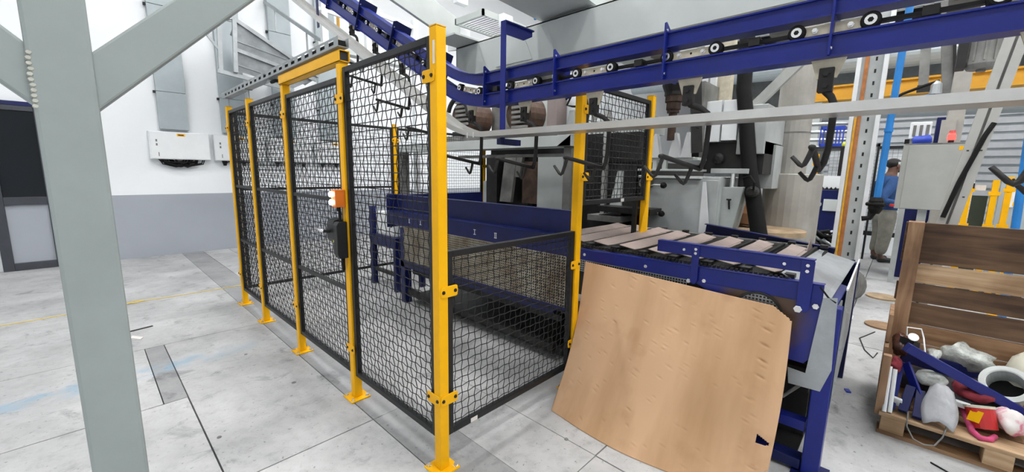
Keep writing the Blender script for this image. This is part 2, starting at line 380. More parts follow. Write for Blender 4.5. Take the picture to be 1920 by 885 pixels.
fence_post(0, 3.424, PH, 'farthest yellow post of the long fence, beside the white wall boxes', [C4(1.80), C4(.33)])
fence_post(1.045, 0, 2.0, 'tall yellow post between the low mesh panel and the raised mesh panel',
           [('y', 1.80, -.01, .08), ('y', 1.40, -.01, .075), ('y', .855, -.078, .02), ('y', .34, -.078, .02)])
P6 = fence_post(1.967, 0, 2.0, 'yellow post standing on the blue conveyor at the right of the raised panel', [('y', 1.40, -.06, .05)], z0=.96, plate=False)
MB().prism([(1.94, -.03, .96), (1.94, -.03, 1.20), (1.86, -.03, .96)], (0, .008, 0)).build('gusset', YEL, P6)
# white sticker on the corner post
MB().obox((-.0258, -.008, 1.90), (.0006, 0, 0), (0, .007, 0), (0, 0, .045)).build('paper_label', PAPER, [o for o in bpy.data.objects if o.name == 'fence_post'][0])
fence_panel((0, .862), (0, .03), .155, 1.975, 'tall black mesh panel between the nearest corner post and the lock post', sticker=(.42, .170))
DOOR = fence_panel((0, 1.79), (0, .922), .155, 1.935, 'black mesh door under the yellow lintel', rails=(1.236, .693), sticker=(.30, 1.921), name='mesh_door', cat='gate')
fence_panel((0, 2.69), (0, 1.85), .155, 1.965, 'black mesh panel next to the hinge post, third along the long fence', rails=(1.236, .693), sticker=(.40, .170))
fence_panel((0, 3.394), (0, 2.75), .155, 1.965, 'narrow black mesh panel at the far end of the long fence', rails=(1.236, .693), sticker=(.3, .170))
fence_panel((.03, 0), (1.015, 0), .163, 1.066, 'low black mesh panel right of the nearest corner post', sticker=(.16, .178), side=-1)
fence_panel((1.082, 0), (1.937, 0), 1.222, 1.965, 'raised black mesh panel hung above the blue conveyor', sticker=(.5, 1.237), side=-1)
B(1.895, 1.925, .035, .065, .95, 1.25).build('support_stile', BLK, [o for o in bpy.data.objects if o.get('label', '').startswith('raised black')][0])
# door lintel: yellow box section open at its end
t = thing('door_lintel', (0, 1.36, 2.0), 'yellow box beam lying across the top of the mesh door posts', 'beam')
m = MB(); y0, y1 = .855, 1.85
m.box(-.03, -.026, y0, y1, 2.007, 2.067); m.box(.026, .03, y0, y1, 2.007, 2.067); m.box(-.03, .03, y0, y1, 2.063, 2.067); m.box(-.03, .03, y0, y1, 2.007, 2.011)
m.build('box_section', YEL, t)
B(-.024, .024, y0 + .012, y0 + .02, 2.013, 2.061).build('end_plug', BLK, t)
# slotted cable tray along the top of the fence
t = thing('cable_tray', (.06, 2.1, 2.03), 'galvanised slotted cable tray running along the top of the long fence', 'cable tray')
m = MB(); ya, yb = .86, 3.50; x = -.03
for xx in (x, x + .06):
    m.box(xx - .001, xx + .001, ya, yb, 2.085, 2.098); m.box(xx - .001, xx + .001, ya, yb, 2.125, 2.136)
    n = 22; p = (yb - ya) / n
    for i in range(n): m.box(xx - .001, xx + .001, ya + p * i, ya + p * (i + .45), 2.098, 2.125)
m.box(x, x + .06, ya, yb, 2.084, 2.087)
m.build('tray', pm('tray_grey', (.34, .37, .38), .45, metal=.2), t); B(-.022, .022, ya + .02, yb - .05, 2.088, 2.122).build('cable_bundle', RUB, t, kind='stuff')  # plain black filler added inside so the tray slots look dark
for y in (3.40, 2.72):
    m = MB(); m.box(-.005, .005, y - .012, y + .012, 2.006, 2.085); m.box(-.03, x + .06, y - .015, y + .015, 2.078, 2.084); m.build('tray_bracket', GALV, t)
MB().tube([(.04, 1.93, 2.05), (.0, 2.0, 2.06), (-.01, 2.06, 2.055), (.02, 2.12, 2.07)], .012, 8).build('cable_gland', RUB, t)
MB().tube([(.0, 2.02, 2.058), (-.01, 2.10, 2.075), (.02, 2.25, 2.085)], .010, 8).build('conduit', GALV, t)
# orange indicator box and black guard lock on the door
t = thing('signal_box', (-.05, .90, 1.18), 'orange push button box with two lit white lenses on the lock post', 'switch')
B(-.085, -.026, .865, .925, 1.205, 1.305).build('housing', ORANGE, t, bevel=.004)
for z in (1.232, 1.278): MB().lathe((-.0849, .908, z), (-.5, .85, 0), [(0, .016), (.012, .016), (.018, .008)], 12).build('lens', LEDW, t)
MB().lathe((-.055, .895, 1.180), (0, 0, 1), [(0, .011), (.026, .011)], 10).build('gland', RUB, t)
t = thing('guard_lock', (-.05, .92, .90), 'black guard lock with a chrome lever fixed to the mesh door', 'lock')
m = MB(); m.prism([(-.026, .86, .905), (-.026, .86, 1.120), (-.075, .86, 1.120), (-.088, .86, 1.10), (-.088, .86, .93), (-.075, .86, .905)], (0, .055, 0)); m.build('lock_body', BLK, t, bevel=.003)
m = MB(); m.prism([(-.030, .918, .995), (-.030, .918, 1.135), (-.075, .918, 1.125), (-.085, .918, 1.10), (-.085, .918, 1.015), (-.075, .918, .995)], (0, .09, 0)); m.build('bolt_housing', BLK, t, bevel=.003)
MB().tube([(-.085, .965, 1.06), (-.125, .965, 1.062)], .010, 10).build('spindle', DARK, t)
m = MB(); m.tube([(-.120, .965, 1.062), (-.128, .99, 1.064), (-.130, 1.06, 1.072)], [.011, .010, .008], 10); m.build('lever', CHROME, t, smooth=True, label='bright chrome lever')
B(-.0895, -.0885, .905, .914, 1.00, 1.012).build('status_mark', LIME, t)
MB().tube([(-.05, .895, 1.18), (-.052, .892, 1.15), (-.05, .890, 1.122)], .009, 8).build('cable', RUB, t)
MB().tube([(-.045, .888, .905), (-.045, .892, .86), (-.04, .90, .83)], .010, 8).build('hanging_cable', RUB, t)

# back run of the enclosure
YB = 3.45
fence_post(1.82, YB, PH, 'yellow post of the back fence, seen through the nearest tall panel', [('y', 1.8, -.05, .05), ('y', .35, -.05, .05)])
fence_post(3.40, YB, PH, 'yellow post of the back fence, seen under the grey gantry beam', [('y', 1.5, -.05, .05)])
fence_panel((.04, YB), (1.79, YB), .155, 1.965, 'wide black mesh panel of the back fence, at its left end', rails=(1.2,), r=.0024)
fence_panel((1.85, YB), (3.37, YB), .155, 1.965, 'wide black mesh panel of the back fence, behind the blue hopper', rails=(), r=.0022)

# ---------------------------------------------------------------- grey column with braces, at the left
t = thing('steel_column', (-1.07, .10, 0), 'light grey square steel column with two diagonal braces, nearest the camera at the left', 'column')
Y = .10
m = B(-1.131, -1.015, Y, Y + .12, .012, 4.2); m.build('column_tube', COLGREY, t, bevel=.008)
B(-1.23, -.93, Y - .08, Y + .21, 0, .012).build('base_plate', COLGREY, t)
for s, zz in ((1, 0), (-1, 0)):
    a = Vector((-1.073 - s * .01, Y + .06, 1.572)); b = a + Vector((s * 1.6, 0, 1.6))
    MB().beam(a, b, .10, .103).build('brace', COLGREY, t, bevel=.006)
m = MB(); random.seed(3)
for i in range(11): m.lathe((-1.126 + random.uniform(-.0015, .0015), Y + .002, 1.562 + i * .0125), (0, -1, .3), [(-.004, .006), (0, .0065), (.003, .005)], 7)
m.build('weld_bead', pm('weld_paint', (.46, .47, .42), .5), t, kind='stuff', label='rough pale weld bead')

# ---------------------------------------------------------------- slat conveyor (blue machine right of the fence)
X0, X1 = 1.20, 2.64
cv = thing('slat_conveyor', (1.9, -.3, 0), 'deep blue slat conveyor with mauve grey tilted slats, behind the brown cardboard sheet', 'conveyor')
# near side beam: channel from the end of the machine past the yellow post
m = MB(); m.prism([(X0, -1.25, .935), (X0, .15, .912), (X0, .15, .848), (X0, -.66, .848), (X0, -1.25, .848)], (.012, 0, 0))
m.prism([(X0, -1.25, .935), (X0, -1.25, .941), (X0, .15, .918), (X0, .15, .912)], (.045, 0, 0))
m.build('side_beam', BLUE, cv, bevel=.002)
# deeper side plate towards the machine's end, brown with grime round the sprocket guard
def grimy(name):
    m = bpy.data.materials.new(name); m.use_nodes = True; nt = m.node_tree; N = nt.nodes; L = nt.links; b = N['Principled BSDF']; b.inputs['Roughness'].default_value = .42
    g = N.new('ShaderNodeNewGeometry'); n = N.new('ShaderNodeTexNoise'); n.inputs['Scale'].default_value = 9; n.inputs['Detail'].default_value = 6; L.new(g.outputs['Position'], n.inputs['Vector'])
    ds = N.new('ShaderNodeVectorMath'); ds.operation = 'DISTANCE'; L.new(g.outputs['Position'], ds.inputs[0]); ds.inputs[1].default_value = (1.2, -1.0, .74)
    a = N.new('ShaderNodeMath'); a.operation = 'MULTIPLY_ADD'; L.new(n.outputs['Fac'], a.inputs[0]); a.inputs[1].default_value = .14; L.new(ds.outputs['Value'], a.inputs[2])
    r = N.new('ShaderNodeValToRGB'); e = r.color_ramp.elements; e[0].position = .225; e[1].position = .30; e[0].color = (.085, .048, .03, 1); e[1].color = (.014, .022, .21, 1)
    L.new(a.outputs[0], r.inputs[0]); L.new(r.outputs[0], b.inputs['Base Color']); return m
GRIME = grimy('grimy_blue_plate')
m = MB(); m.prism([(X0 + .004, -.66, .850), (X0 + .004, -.80, .79), (X0 + .004, -.86, .56), (X0 + .004, -1.21, .55), (X0 + .004, -1.25, .60), (X0 + .004, -1.25, .850)], (.010, 0, 0))
m.build('side_plate', GRIME, cv, bevel=.0015)
# round lattice guard in the side plate
gy, gz, gr = -1.0, .745, .105
g = MB(); ring = [(X0 - .004, gy + gr * math.cos(a * PI / 16), gz + gr * math.sin(a * PI / 16)) for a in range(32)]
g.tube(ring, .007, 6, closed=True); gd = g.build('guard_ring', DARK, cv)
MB().lathe((X0 - .001, gy, gz), (-1, 0, 0), [(0, gr - .004), (.001, gr - .004)], 28).build('guard_recess', RUST, cv)
m = MB()
for i in range(-6, 7):
    q = i * .016; l = math.sqrt(max(0, gr * gr - q * q)) - .003
    if l > .01: m.box(X0 - .006, X0 - .003, gy + q - .0025, gy + q + .0025, gz - l, gz + l); m.box(X0 - .006, X0 - .003, gy - l, gy + l, gz + q - .0025, gz + q + .0025)
m.build('guard_lattice', GALV, cv, kind='stuff')
# perforated strip under the beam
m = MB(); ya, yb, za, zb = -.645, .06, .772, .846; n = 44
for i in range(n + 1): y = ya + (yb - ya) * i / n; m.box(X0 - .004, X0 - .001, y - .0021, y + .0021, za, zb)
for k in range(6): z = za + (zb - za) * k / 5; m.box(X0 - .004, X0 - .001, ya, yb, z - .0021, z + .0021)
m.build('perforated_strip', GALV, cv, kind='stuff')
B(X0 + .02, X0 + .03, -.9, .15, .60, .846).build('backing_plate', DARK, cv)
# upper guard rail on two uprights
B(X0 - .010, X0 - .002, -1.205, -.468, .986, 1.044).build('upper_rail', BLUE, cv, bevel=.002)
B(X0 - .010, X0 + .035, -1.205, -.468, 1.044, 1.050).build('rail_flange', BLUE, cv, bevel=.001)
for y, w, z in ((-.685, .019, .835), (-1.182, .026, .800)):
    m = MB(); m.prism([(X0 - .018, y - w, z + .02), (X0 - .018, y - w, 1.043), (X0 - .018, y + w, 1.043), (X0 - .018, y + w, z + .02), (X0 - .018, y + w * .5, z), (X0 - .018, y - w * .5, z)], (.008, 0, 0)); m.build('rail_upright', BLUE, cv, bevel=.0015)
for y, z, r_, x in ((-.40, .880, .008, X0), (-.655, .842, .010, X0), (-.735, .858, .008, X0), (-1.165, .812, .013, X0 - .018), (-1.228, .835, .010, X0), (.03, .885, .008, X0),
                    (-.62, 1.015, .006, X0 - .010), (-.685, 1.026, .006, X0 - .018), (-.685, 1.004, .006, X0 - .018), (-1.09, 1.014, .006, X0 - .010), (-1.182, 1.022, .006, X0 - .018), (-1.182, .995, .006, X0 - .018)):
    nut(MB(), (x, y, z), (-1, 0, 0), r_, r_ * .8).build('bolt', CHROME, cv)
# slats
def slat(y, z=.955, far=True):
    h, l = (y + .058, z + .026), (y - .016, z)         # high edge and low edge (y, z)
    xa, xb = 1.265, 2.50 if y > -.12 else 2.42; t = .004; m = MB()
    P = [(xa - .03, *h), (xa + .03, *l), (xb - .30, *l), (xb - .20, l[0], l[1] + .004), (xb - .28, h[0], h[1] + .006), (xb - .42, *h)] if far else [(xa - .03, *h), (xa + .03, *l), (xb, *l), (xb, *h)]
    m.prism(P, (0, -t * .6, -t))
    m.prism([(xa + .03, *l), (xa + .06, l[0] - .022, l[1] + .004), (xb - .34, l[0] - .022, l[1] + .004), (xb - .30, *l)], (0, 0, -t))
    return m.build('slat', MAUVE, cv)
ys = [-.071 - .19 * k for k in range(-2, 6)]
for i, y in enumerate(ys): slat(y, .955 if y > -.9 else .950, True)
for i, y in enumerate(ys):
    yy = y - .085
    if yy < -1.12: continue
    for xx in (1.245, 2.42):
        B(xx, xx + .05, yy - .022, yy + .022, .935, .958).build('chain_block', DARK, cv, bevel=.003)
    B(1.30, 2.40, yy + .032, yy + .050, .925, .945).build('cross_bar', RUB, cv)
m = MB()
for k in range(60):
    y = -1.10 + k * .022; m.box(1.222, 1.236, y - .006, y + .006, .93, .947)
m.build('chain', DARK, cv, kind='stuff')
B(1.215, 2.56, -1.12, .45, .885, .905).build('slat_bed', RUB, cv)
# inner wall and far side
m = MB(); m.box(X1 - .02, X1, -1.27, .45, .55, .85); m.build('far_side_beam', BLUED, cv, bevel=.002)
B(2.52, 2.60, -1.0, .45, .885, .925).build('far_rail_bed', PRESSD, cv)
# discharge tray at the near end
m = MB()
m.prism([(1.24, -1.075, .962), (2.50, -1.075, .915), (2.62, -1.27, .842), (1.24, -1.27, .855)], (0, 0, -.004)); m.build('discharge_tray', GALV, cv)
m = MB(); m.prism([(2.32, -1.02, .90), (2.45, -1.02, .99), (2.60, -1.02, .90)], (0, -.004, 0)); m.build('tray_fin', MAUVE, cv)
m = MB(); m.prism([(1.22, -1.262, .838), (1.75, -1.262, .838), (1.75, -1.30, .828), (1.22, -1.30, .828)], (0, 0, .010)); m.build('front_lip', BLUE, cv, bevel=.002)
# grey cover sheets and blue corner leg
m = MB(); m.prism([(1.186, -1.252, .885), (1.186, -1.303, .895), (1.186, -1.318, .56), (1.186, -1.288, .445), (1.186, -1.165, .440), (1.186, -1.155, .518), (1.186, -1.225, .512)], (.003, 0, 0))
m.build('cover_sheet', GALV, cv)
B(1.19, 1.27, -1.325, -1.255, .012, .845).build('corner_leg', BLUE, cv, bevel=.004)
B(1.15, 1.31, -1.36, -1.22, 0, .012).build('foot_plate', BLUED, cv)
m = MB(); m.prism([(1.23, -1.330, .93), (2.66, -1.290, .852), (2.66, -1.290, .36), (1.23, -1.330, .36)], (0, .003, 0)); m.build('end_plate', GALV, cv)
MB().beam((1.23, -1.329, .93), (2.66, -1.289, .852), .008, .008).build('plate_edge', ALU, cv)
for x, z in ((1.32, .82), (1.32, .62), (1.32, .45), (1.7, .8), (1.7, .5)): nut(MB(), (x, -1.3285 + (x - 1.23) * .028, z), (0, -1, 0), .006, .005).build('rivet', CHROME, cv)
# lower frame
for x in (1.62, 2.58):
    for y in (-.35, .10): B(x - .035, x + .035, y - .035, y + .035, 0, .56).build('leg', DARK, cv)
B(2.55, 2.61, -1.30, -1.24, 0, .84).build('leg', BLUED, cv)
B(1.20, 1.26, -1.25, -.55, .215, .265).build('lower_beam', BLUE, cv, bevel=.003)
B(1.19, 1.27, -1.25, -.35, .02, .07).build('floor_beam', BLUED, cv, bevel=.003)
B(1.30, 1.36, -1.22, .1, .43, .49).build('cross_beam', DARK, cv)
B(1.45, 1.50, -1.22, .1, .30, .36).build('cross_beam', DARK, cv)
m = MB(); m.lathe((1.42, -1.05, .36), (0, 1, 0), [(0, .03), (.01, .085), (.20, .085), (.21, .05), (.28, .05)], 20); m.build('drive_motor', PRESSD, cv, smooth=False)
MB().tube([(1.30, -1.20, .40), (1.26, -1.14, .33), (1.24, -1.05, .30), (1.28, -.95, .33), (1.34, -.9, .42)], .008, 8).build('motor_cable', PRESSD, cv, smooth=True)
MB().tube([(1.20, -1.235, .93), (1.19, -1.27, .89), (1.188, -1.30, .872)], .004, 6).build('tray_cable', RUB, cv)
B(1.24, 2.56, -1.22, .12, .012, .03).build('shade_pan', RUB, cv); B(2.54, 2.56, -1.22, .12, .03, .55).build('rear_shade_sheet', DARK, cv); B(1.50, 1.52, -1.22, .12, .03, .30).build('inner_shade_sheet', DARK, cv)  # dark pan and sheets added to darken the space under the conveyor
# the far guard rail with its red indicator
t = thing('guard_rail', (2.62, -.7, .8), 'dark blue sloping guide channel on the far side of the slats with a red light', 'rail')
a, b = Vector((2.62, -.262, .972)), Vector((2.62, -1.15, .885)); d_ = (b - a).normalized()
m = MB(); m.beam(a, b, .012, .07); m.beam(a + Vector((-.02, 0, .036)), b + Vector((-.02, 0, .036)), .055, .006); m.beam(a + Vector((-.02, 0, -.036)), b + Vector((-.02, 0, -.036)), .055, .006); m.build('channel', BLUED, t)
for y in (-.40, -1.05): B(2.61, 2.63, y - .02, y + .02, .70, .90).build('bracket', BLUED, t)
MB().lathe((2.605, -.985, .883), (-1, 0, 0), [(0, .008), (.006, .008), (.009, .004)], 10).build('indicator', LEDR, t)

# ---------------------------------------------------------------- hopper end of the machine inside the fence
hp = thing('feed_hopper', (1.5, 1.4, 0), 'dark blue feed hopper with a dusty perforated skirt, inside the mesh enclosure', 'hopper')
m = MB(); m.box(1.30, 1.312, .19, 2.76, .975, 1.155); m.box(1.295, 1.34, .19, 2.76, 1.150, 1.158); m.build('upper_sheet', BLUED, hp, bevel=.002)
m = MB(); m.prism([(1.20, .155, .845), (1.20, .155, .985), (1.206, .155, .985), (1.206, .155, .845)], (0, 2.44, 0)); m.prism([(1.20, .155, .979), (1.20, .155, .986), (1.31, .155, .990), (1.31, .155, .983)], (0, 2.44, 0)); m.build('lip', BLUED, hp, bevel=.002)
m = MB(); ya, yb, za, zb = .18, 2.26, .480, .846; nn = 104
for i in range(nn + 1): y = ya + (yb - ya) * i / nn; m.box(1.196, 1.199, y - .0034, y + .0034, za, zb)
for k in range(19): z = za + (zb - za) * k / 18; m.box(1.196, 1.199, ya, yb, z - .0034, z + .0034)
SKIRT = pm('dusty_perforated_sheet', (.50, .48, .40), .6, metal=.1, var=.3, scale=5, col2=(.20, .15, .10))
m.build('perforated_skirt', SKIRT, hp, kind='stuff')
B(1.205, 1.215, .18, 2.26, .44, .846).build('skirt_backing', DARK, hp)
B(1.19, 1.215, .16, 2.28, .462, .482).build('skirt_rail', BLUED, hp)
for y, l in ((1.14, 0), (.885, 1)):
    m = MB()
    for q in ((-.008, .008) if l else (0,)): m.box(1.197, 1.2, y + q - .002, y + q + .002, .892, .93)
    m.box(1.197, 1.2, y - .014, y + .014, .928, .933); m.box(1.197, 1.2, y - .014, y + .014, .888, .893); m.build('slot_mark', ALU, hp)
for y in (1.95, 2.15): 
    m = MB(); m.box(1.197, 1.2, y - .003, y + .003, .892, .93); m.box(1.197, 1.2, y - .014, y + .014, .888, .893); m.build('slot_mark', ALU, hp)
B(1.20, 2.60, 2.585, 2.60, .80, 1.15).build('end_sheet', BLUED, hp)
for y in (.30, 2.33): 
    for x in ((1.26, 2.45) if y > 1 else (1.7, 2.45)): B(x - .04, x + .04, y - .04, y + .04, 0, .82).build('leg', BLUED if y > 1 else DARK, hp, bevel=.003)
B(1.22, 1.30, .3, 2.4, .40, .46).build('side_rail', BLUED, hp)
for z, x in ((.10, 1.24), (.30, 1.34)): B(x, x + .05, .30, 2.33, z, z + .05).build('side_rail', DARK, hp)
B(1.36, 2.45, .30, 2.30, .02, .08).build('shade_pan', DARK, hp)  # dark pan added for the black shadow beneath the hopper
m = MB(); m.box(1.40, 2.40, .3, 2.3, .50, .8); m.build('bin_body', DARK, hp)
# blue stand with white cabinet beyond the hopper
st = thing('blue_stand', (1.42, 3.0, 0), 'blue welded stand that carries a white cabinet, left of the hopper', 'stand')
for x in (1.38, 1.72):
    for y in (2.72, 3.26): B(x - .03, x + .03, y - .03, y + .03, 0, .52 if y < 3 or x > 1.5 else .98).build('leg', BLUED, st)
B(1.35, 1.75, 2.69, 3.29, .52, .64).build('top_frame', BLUED, st); B(1.36, 1.40, 2.72, 3.26, .18, .22).build('stretcher', DARK, st); B(1.36, 1.74, 2.70, 2.74, .28, .32).build('stretcher', DARK, st)
wc = thing('white_cabinet', (1.55, 2.98, .64), 'small white cabinet standing on the blue stand beyond the mesh', 'cabinet')
B(1.40, 1.70, 2.78, 3.2, .64, .92).build('body', WHITE, wc, bevel=.006); B(1.394, 1.40, 2.80, 3.18, .66, .90).build('door', WHITE, wc, bevel=.002); B(1.386, 1.394, 2.83, 2.85, .75, .82).build('latch', DARK, wc)

# ---------------------------------------------------------------- brown cardboard sheet leaning on the conveyor
def cardboard():
    A, Bp = Vector((.755, -.075, .001)), Vector((.86, -1.165, .001))     # foot edge
    C_, D = Vector((1.160, -.005, .850)), Vector((1.168, -1.150, .806))  # top edge (left, right)
    nu, nv = 250, 200; random.seed(11); dents = []
    for _ in range(90):
        dents.append((random.uniform(.05, .97), random.uniform(.04, .97), random.uniform(.008, .015), random.uniform(.0045, .0065), random.choice((-1, 1)) * random.uniform(.0022, .0048)))
    for k in range(4):
        for j in range(2): dents.append((.915, .86 - k * .085 + j * .005, .014, .005, -.006))
    V = []; Fc = []
    for j in range(nv + 1):
        v = j / nv
        for i in range(nu + 1):
            u = i / nu; p = (A.lerp(Bp, u)).lerp(C_.lerp(D, u), v)
            # the sheet sags: bowed towards the machine low down, one ridge at the left
            w = math.sin(PI * v) * (.045 + .03 * math.cos(PI * u)) + .010 * math.sin(3 * PI * u + .6) * math.sin(PI * v * .9) + .004 * noise.noise((u * 6, v * 5, 2))
            h = 0
            for du, dv, su, sv, am in dents:
                a = (u - du) / su; c = (v - dv + .38 * (u - du)) / sv
                if abs(a) < 2.5 and abs(c) < 2.5: h += am * math.exp(-a * a - c * c) * (1.6 * c if am > 0 else 1)
            p = p + Vector((.9, .05, -.43)) * w * .9 + Vector((-.9, 0, .4)) * h
            p.x -= .09 * math.sin(PI * u) * (1 - v) ** 1.5
            p.y += -.018 * math.sin(PI * v) * (u - .2)
            p.z = max(p.z, .001); V.append(p)
    for j in range(nv):
        for i in range(nu):
            u, v = (i + .5) / nu, (j + .5) / nv
            if u + v * 1.2 > 2.13: continue                              # cut corner, top right
            hx, hv = (u - .968) * 1.12, (v - .298) * .96
            if -.030 < hx < .016 and -.024 + max(0, hx + .01) * .25 < hv < .020 - (hx + .03) * .55: continue   # torn hole, lower right
            if u > .993 and noise.noise((v * 30, 1, 4)) > .42: continue  # ragged right edge
            Fc.append((j * (nu + 1) + i, j * (nu + 1) + i + 1, (j + 1) * (nu + 1) + i + 1, (j + 1) * (nu + 1) + i))
    m = MB(); m.add(V, Fc); return m
BOARD = bpy.data.materials.new('brown_cardboard'); BOARD.use_nodes = True
nt = BOARD.node_tree; N = nt.nodes; L = nt.links; b = N['Principled BSDF']; b.inputs['Roughness'].default_value = .62; b.inputs['Specular IOR Level'].default_value = .35
g = N.new('ShaderNodeNewGeometry'); mp = N.new('ShaderNodeMapping'); mp.inputs['Scale'].default_value = (1.2, 4.2, .7); L.new(g.outputs['Position'], mp.inputs[0])
n = N.new('ShaderNodeTexNoise'); n.inputs['Scale'].default_value = 1; n.inputs['Detail'].default_value = 5; L.new(mp.outputs[0], n.inputs['Vector'])
r = N.new('ShaderNodeValToRGB'); e = r.color_ramp.elements; e[0].position = .30; e[1].position = .62; e[0].color = (.42, .245, .12, 1); e[1].color = (.62, .395, .235, 1); L.new(n.outputs['Fac'], r.inputs[0])
n2 = N.new('ShaderNodeTexNoise'); n2.inputs['Scale'].default_value = 5; n2.inputs['Detail'].default_value = 6; L.new(g.outputs['Position'], n2.inputs['Vector'])
r2 = N.new('ShaderNodeValToRGB'); e = r2.color_ramp.elements; e[0].position = .22; e[1].position = .46; e[0].color = (.82, .77, .72, 1); e[1].color = (1, 1, 1, 1); L.new(n2.outputs['Fac'], r2.inputs[0])
ds = N.new('ShaderNodeVectorMath'); ds.operation = 'DISTANCE'; L.new(g.outputs['Position'], ds.inputs[0]); ds.inputs[1].default_value = (.97, -.08, .47)
mr = N.new('ShaderNodeMapRange'); mr.inputs[1].default_value = .010; mr.inputs[2].default_value = .024; mr.inputs[3].default_value = .2; mr.inputs[4].default_value = 1; L.new(ds.outputs['Value'], mr.inputs[0])
mx = N.new('ShaderNodeMix'); mx.data_type = 'RGBA'; mx.blend_type = 'MULTIPLY'; mx.inputs[0].default_value = 1; L.new(r.outputs[0], mx.inputs[6]); L.new(r2.outputs[0], mx.inputs[7])
sc = N.new('ShaderNodeVectorMath'); sc.operation = 'SCALE'; L.new(mx.outputs[2], sc.inputs[0]); L.new(mr.outputs[0], sc.inputs['Scale']); L.new(sc.outputs[0], b.inputs['Base Color'])
o = cardboard().build('cardboard_sheet', BOARD, smooth=True, solid=.004)
tag(o, 'large dented brown cardboard sheet leaning against the blue conveyor', 'cardboard sheet')

# ---------------------------------------------------------------- overhead chain conveyor
XR = .90
oc = thing('overhead_conveyor', (XR, 0, 1.85), 'deep blue overhead chain conveyor on two rails, climbing away at the left', 'conveyor')
def track(z, x=XR, y0=-2.6, bend=.62, rad=.9, ang=math.radians(29), L=4.6):
    """centre line of a rail at height z: straight along Y, a concave bend, then a climb"""
    P = [Vector((x, y0, z))]; n = 7
    for k in range(n + 1):
        a = ang * k / n; P.append(Vector((x, bend + rad * math.sin(a), z + rad * (1 - math.cos(a)))))
    P.append(P[-1] + Vector((0, math.cos(ang), math.sin(ang))) * L)
    return P
def up_normal(P, i):
    a = P[max(0, i - 1)]; c = P[min(len(P) - 1, i + 1)]; t = (c - a).normalized(); return Vector((1, 0, 0)).cross(t)
def sweep(mb, P, sec):
    """sec: closed list of (x offset, height offset)"""
    vs = []; n = len(sec)
    for i, p in enumerate(P):
        u = up_normal(P, i); vs += [p + Vector((a, 0, 0)) + u * b for a, b in sec]
    fs = [(i * n + k, (i + 1) * n + k, (i + 1) * n + (k + 1) % n, i * n + (k + 1) % n) for i in range(len(P) - 1) for k in range(n)]
    fs += [tuple(range(n)), tuple(range(len(vs) - 1, len(vs) - 1 - n, -1))]
    return mb.add(vs, fs)
def csec(w, h, t): return [(-w, -h), (-w, -h + t), (-w + .012, -h + t), (-w + .012, h - t), (-w, h - t), (-w, h), (w, h), (w, h - t), (-w + .016, h - t), (-w + .016, -h + t), (w, -h + t), (w, -h)]
sweep(MB(), track(1.896), csec(.042, .040, .006)).build('lower_rail', BLUE, oc)
sweep(MB(), track(2.034), csec(.042, .034, .006)).build('upper_rail', BLUE, oc)
def at_track(s, z):
    """point and up vector on the track at arc length s measured from Y=0"""
    bend, rad, ang = .62, .9, math.radians(29)
    if s < bend: return Vector((XR, s, z)), Vector((0, 0, 1)), Vector((0, 1, 0))
    a = min(ang, (s - bend) / rad); p = Vector((XR, bend + rad * math.sin(a), z + rad * (1 - math.cos(a)))); t = Vector((0, math.cos(a), math.sin(a)))
    if a >= ang: p += t * (s - bend - rad * ang)
    return p, Vector((1, 0, 0)).cross(t), t
# rail brackets
for i, s in enumerate((-1.20, -.582, .060, .650, 1.30, 1.95, 2.6, 3.3)):
    p, u, t = at_track(s, 1.965); X = Vector((1, 0, 0)); m = MB()
    hi = .14
    if s > 1: pts = [p + X * a + u * b for a, b in ((-.058, -.12), (-.058, .15), (-.03, .16), (.12, .13), (.12, -.10), (-.03, -.125))]
    else: pts = [p + X * a + u * b for a, b in ((-.058, -.105), (-.058, hi), (-.048, hi + .006), (.10, .055), (.10, -.105))]
    m.prism([q - t * .004 for q in pts], t * .008); br = m.build('rail_bracket', BLUE if s < 1 else BLUED, oc, bevel=.0015)
    for b in (.11, -.08): MB().lathe(p - X * .045 + u * b - t * .004, -t, [(0, .006), (.004, .006)], 8).build('bolt', CHROME, br)
# chain: link plates and rollers
pitch = .506; s0 = -1.197
for k in range(-2, 9):
    s = s0 + pitch * k
    p, u, t = at_track(s, 1.962); X = Vector((1, 0, 0)); q = p - X * .012
    lk = MB().obox(q, X * .003, t * .100, u * .017).build('link_plate', CREAM, oc)
    for a in (-.052, .052): nut(MB(), q + t * a - X * .003, (-1, 0, 0), .008, .012).build('nut', CHROME, lk)
    MB().lathe(q - X * .003, (-1, 0, 0), [(0, .005), (.0006, .005)], 10).build('hole', RUB, lk)
    for a in (-.107, .107):
        c = q + t * a; ro = MB().lathe(c - X * .020, (1, 0, 0), [(0, .024), (.004, .029), (.032, .029), (.036, .024)], 20).build('roller', RUB, oc)
        MB().lathe(c - X * .0205, (-1, 0, 0), [(0, .0175), (.003, .0175), (.003, .0085)], 14).build('hub', CHROME, ro); MB().lathe(c - X * .0236, (-1, 0, 0), [(0, .0088), (.0004, .0088)], 6).build('bore', RUB, ro)
    m = MB(); m.obox(q + X * .02 + t * pitch / 2, X * .012, t * .14, u * .006); m.obox(q + X * .02 + t * pitch / 2, X * .03, t * .02, u * .015)
    m.build('cross_link', DARK, oc)
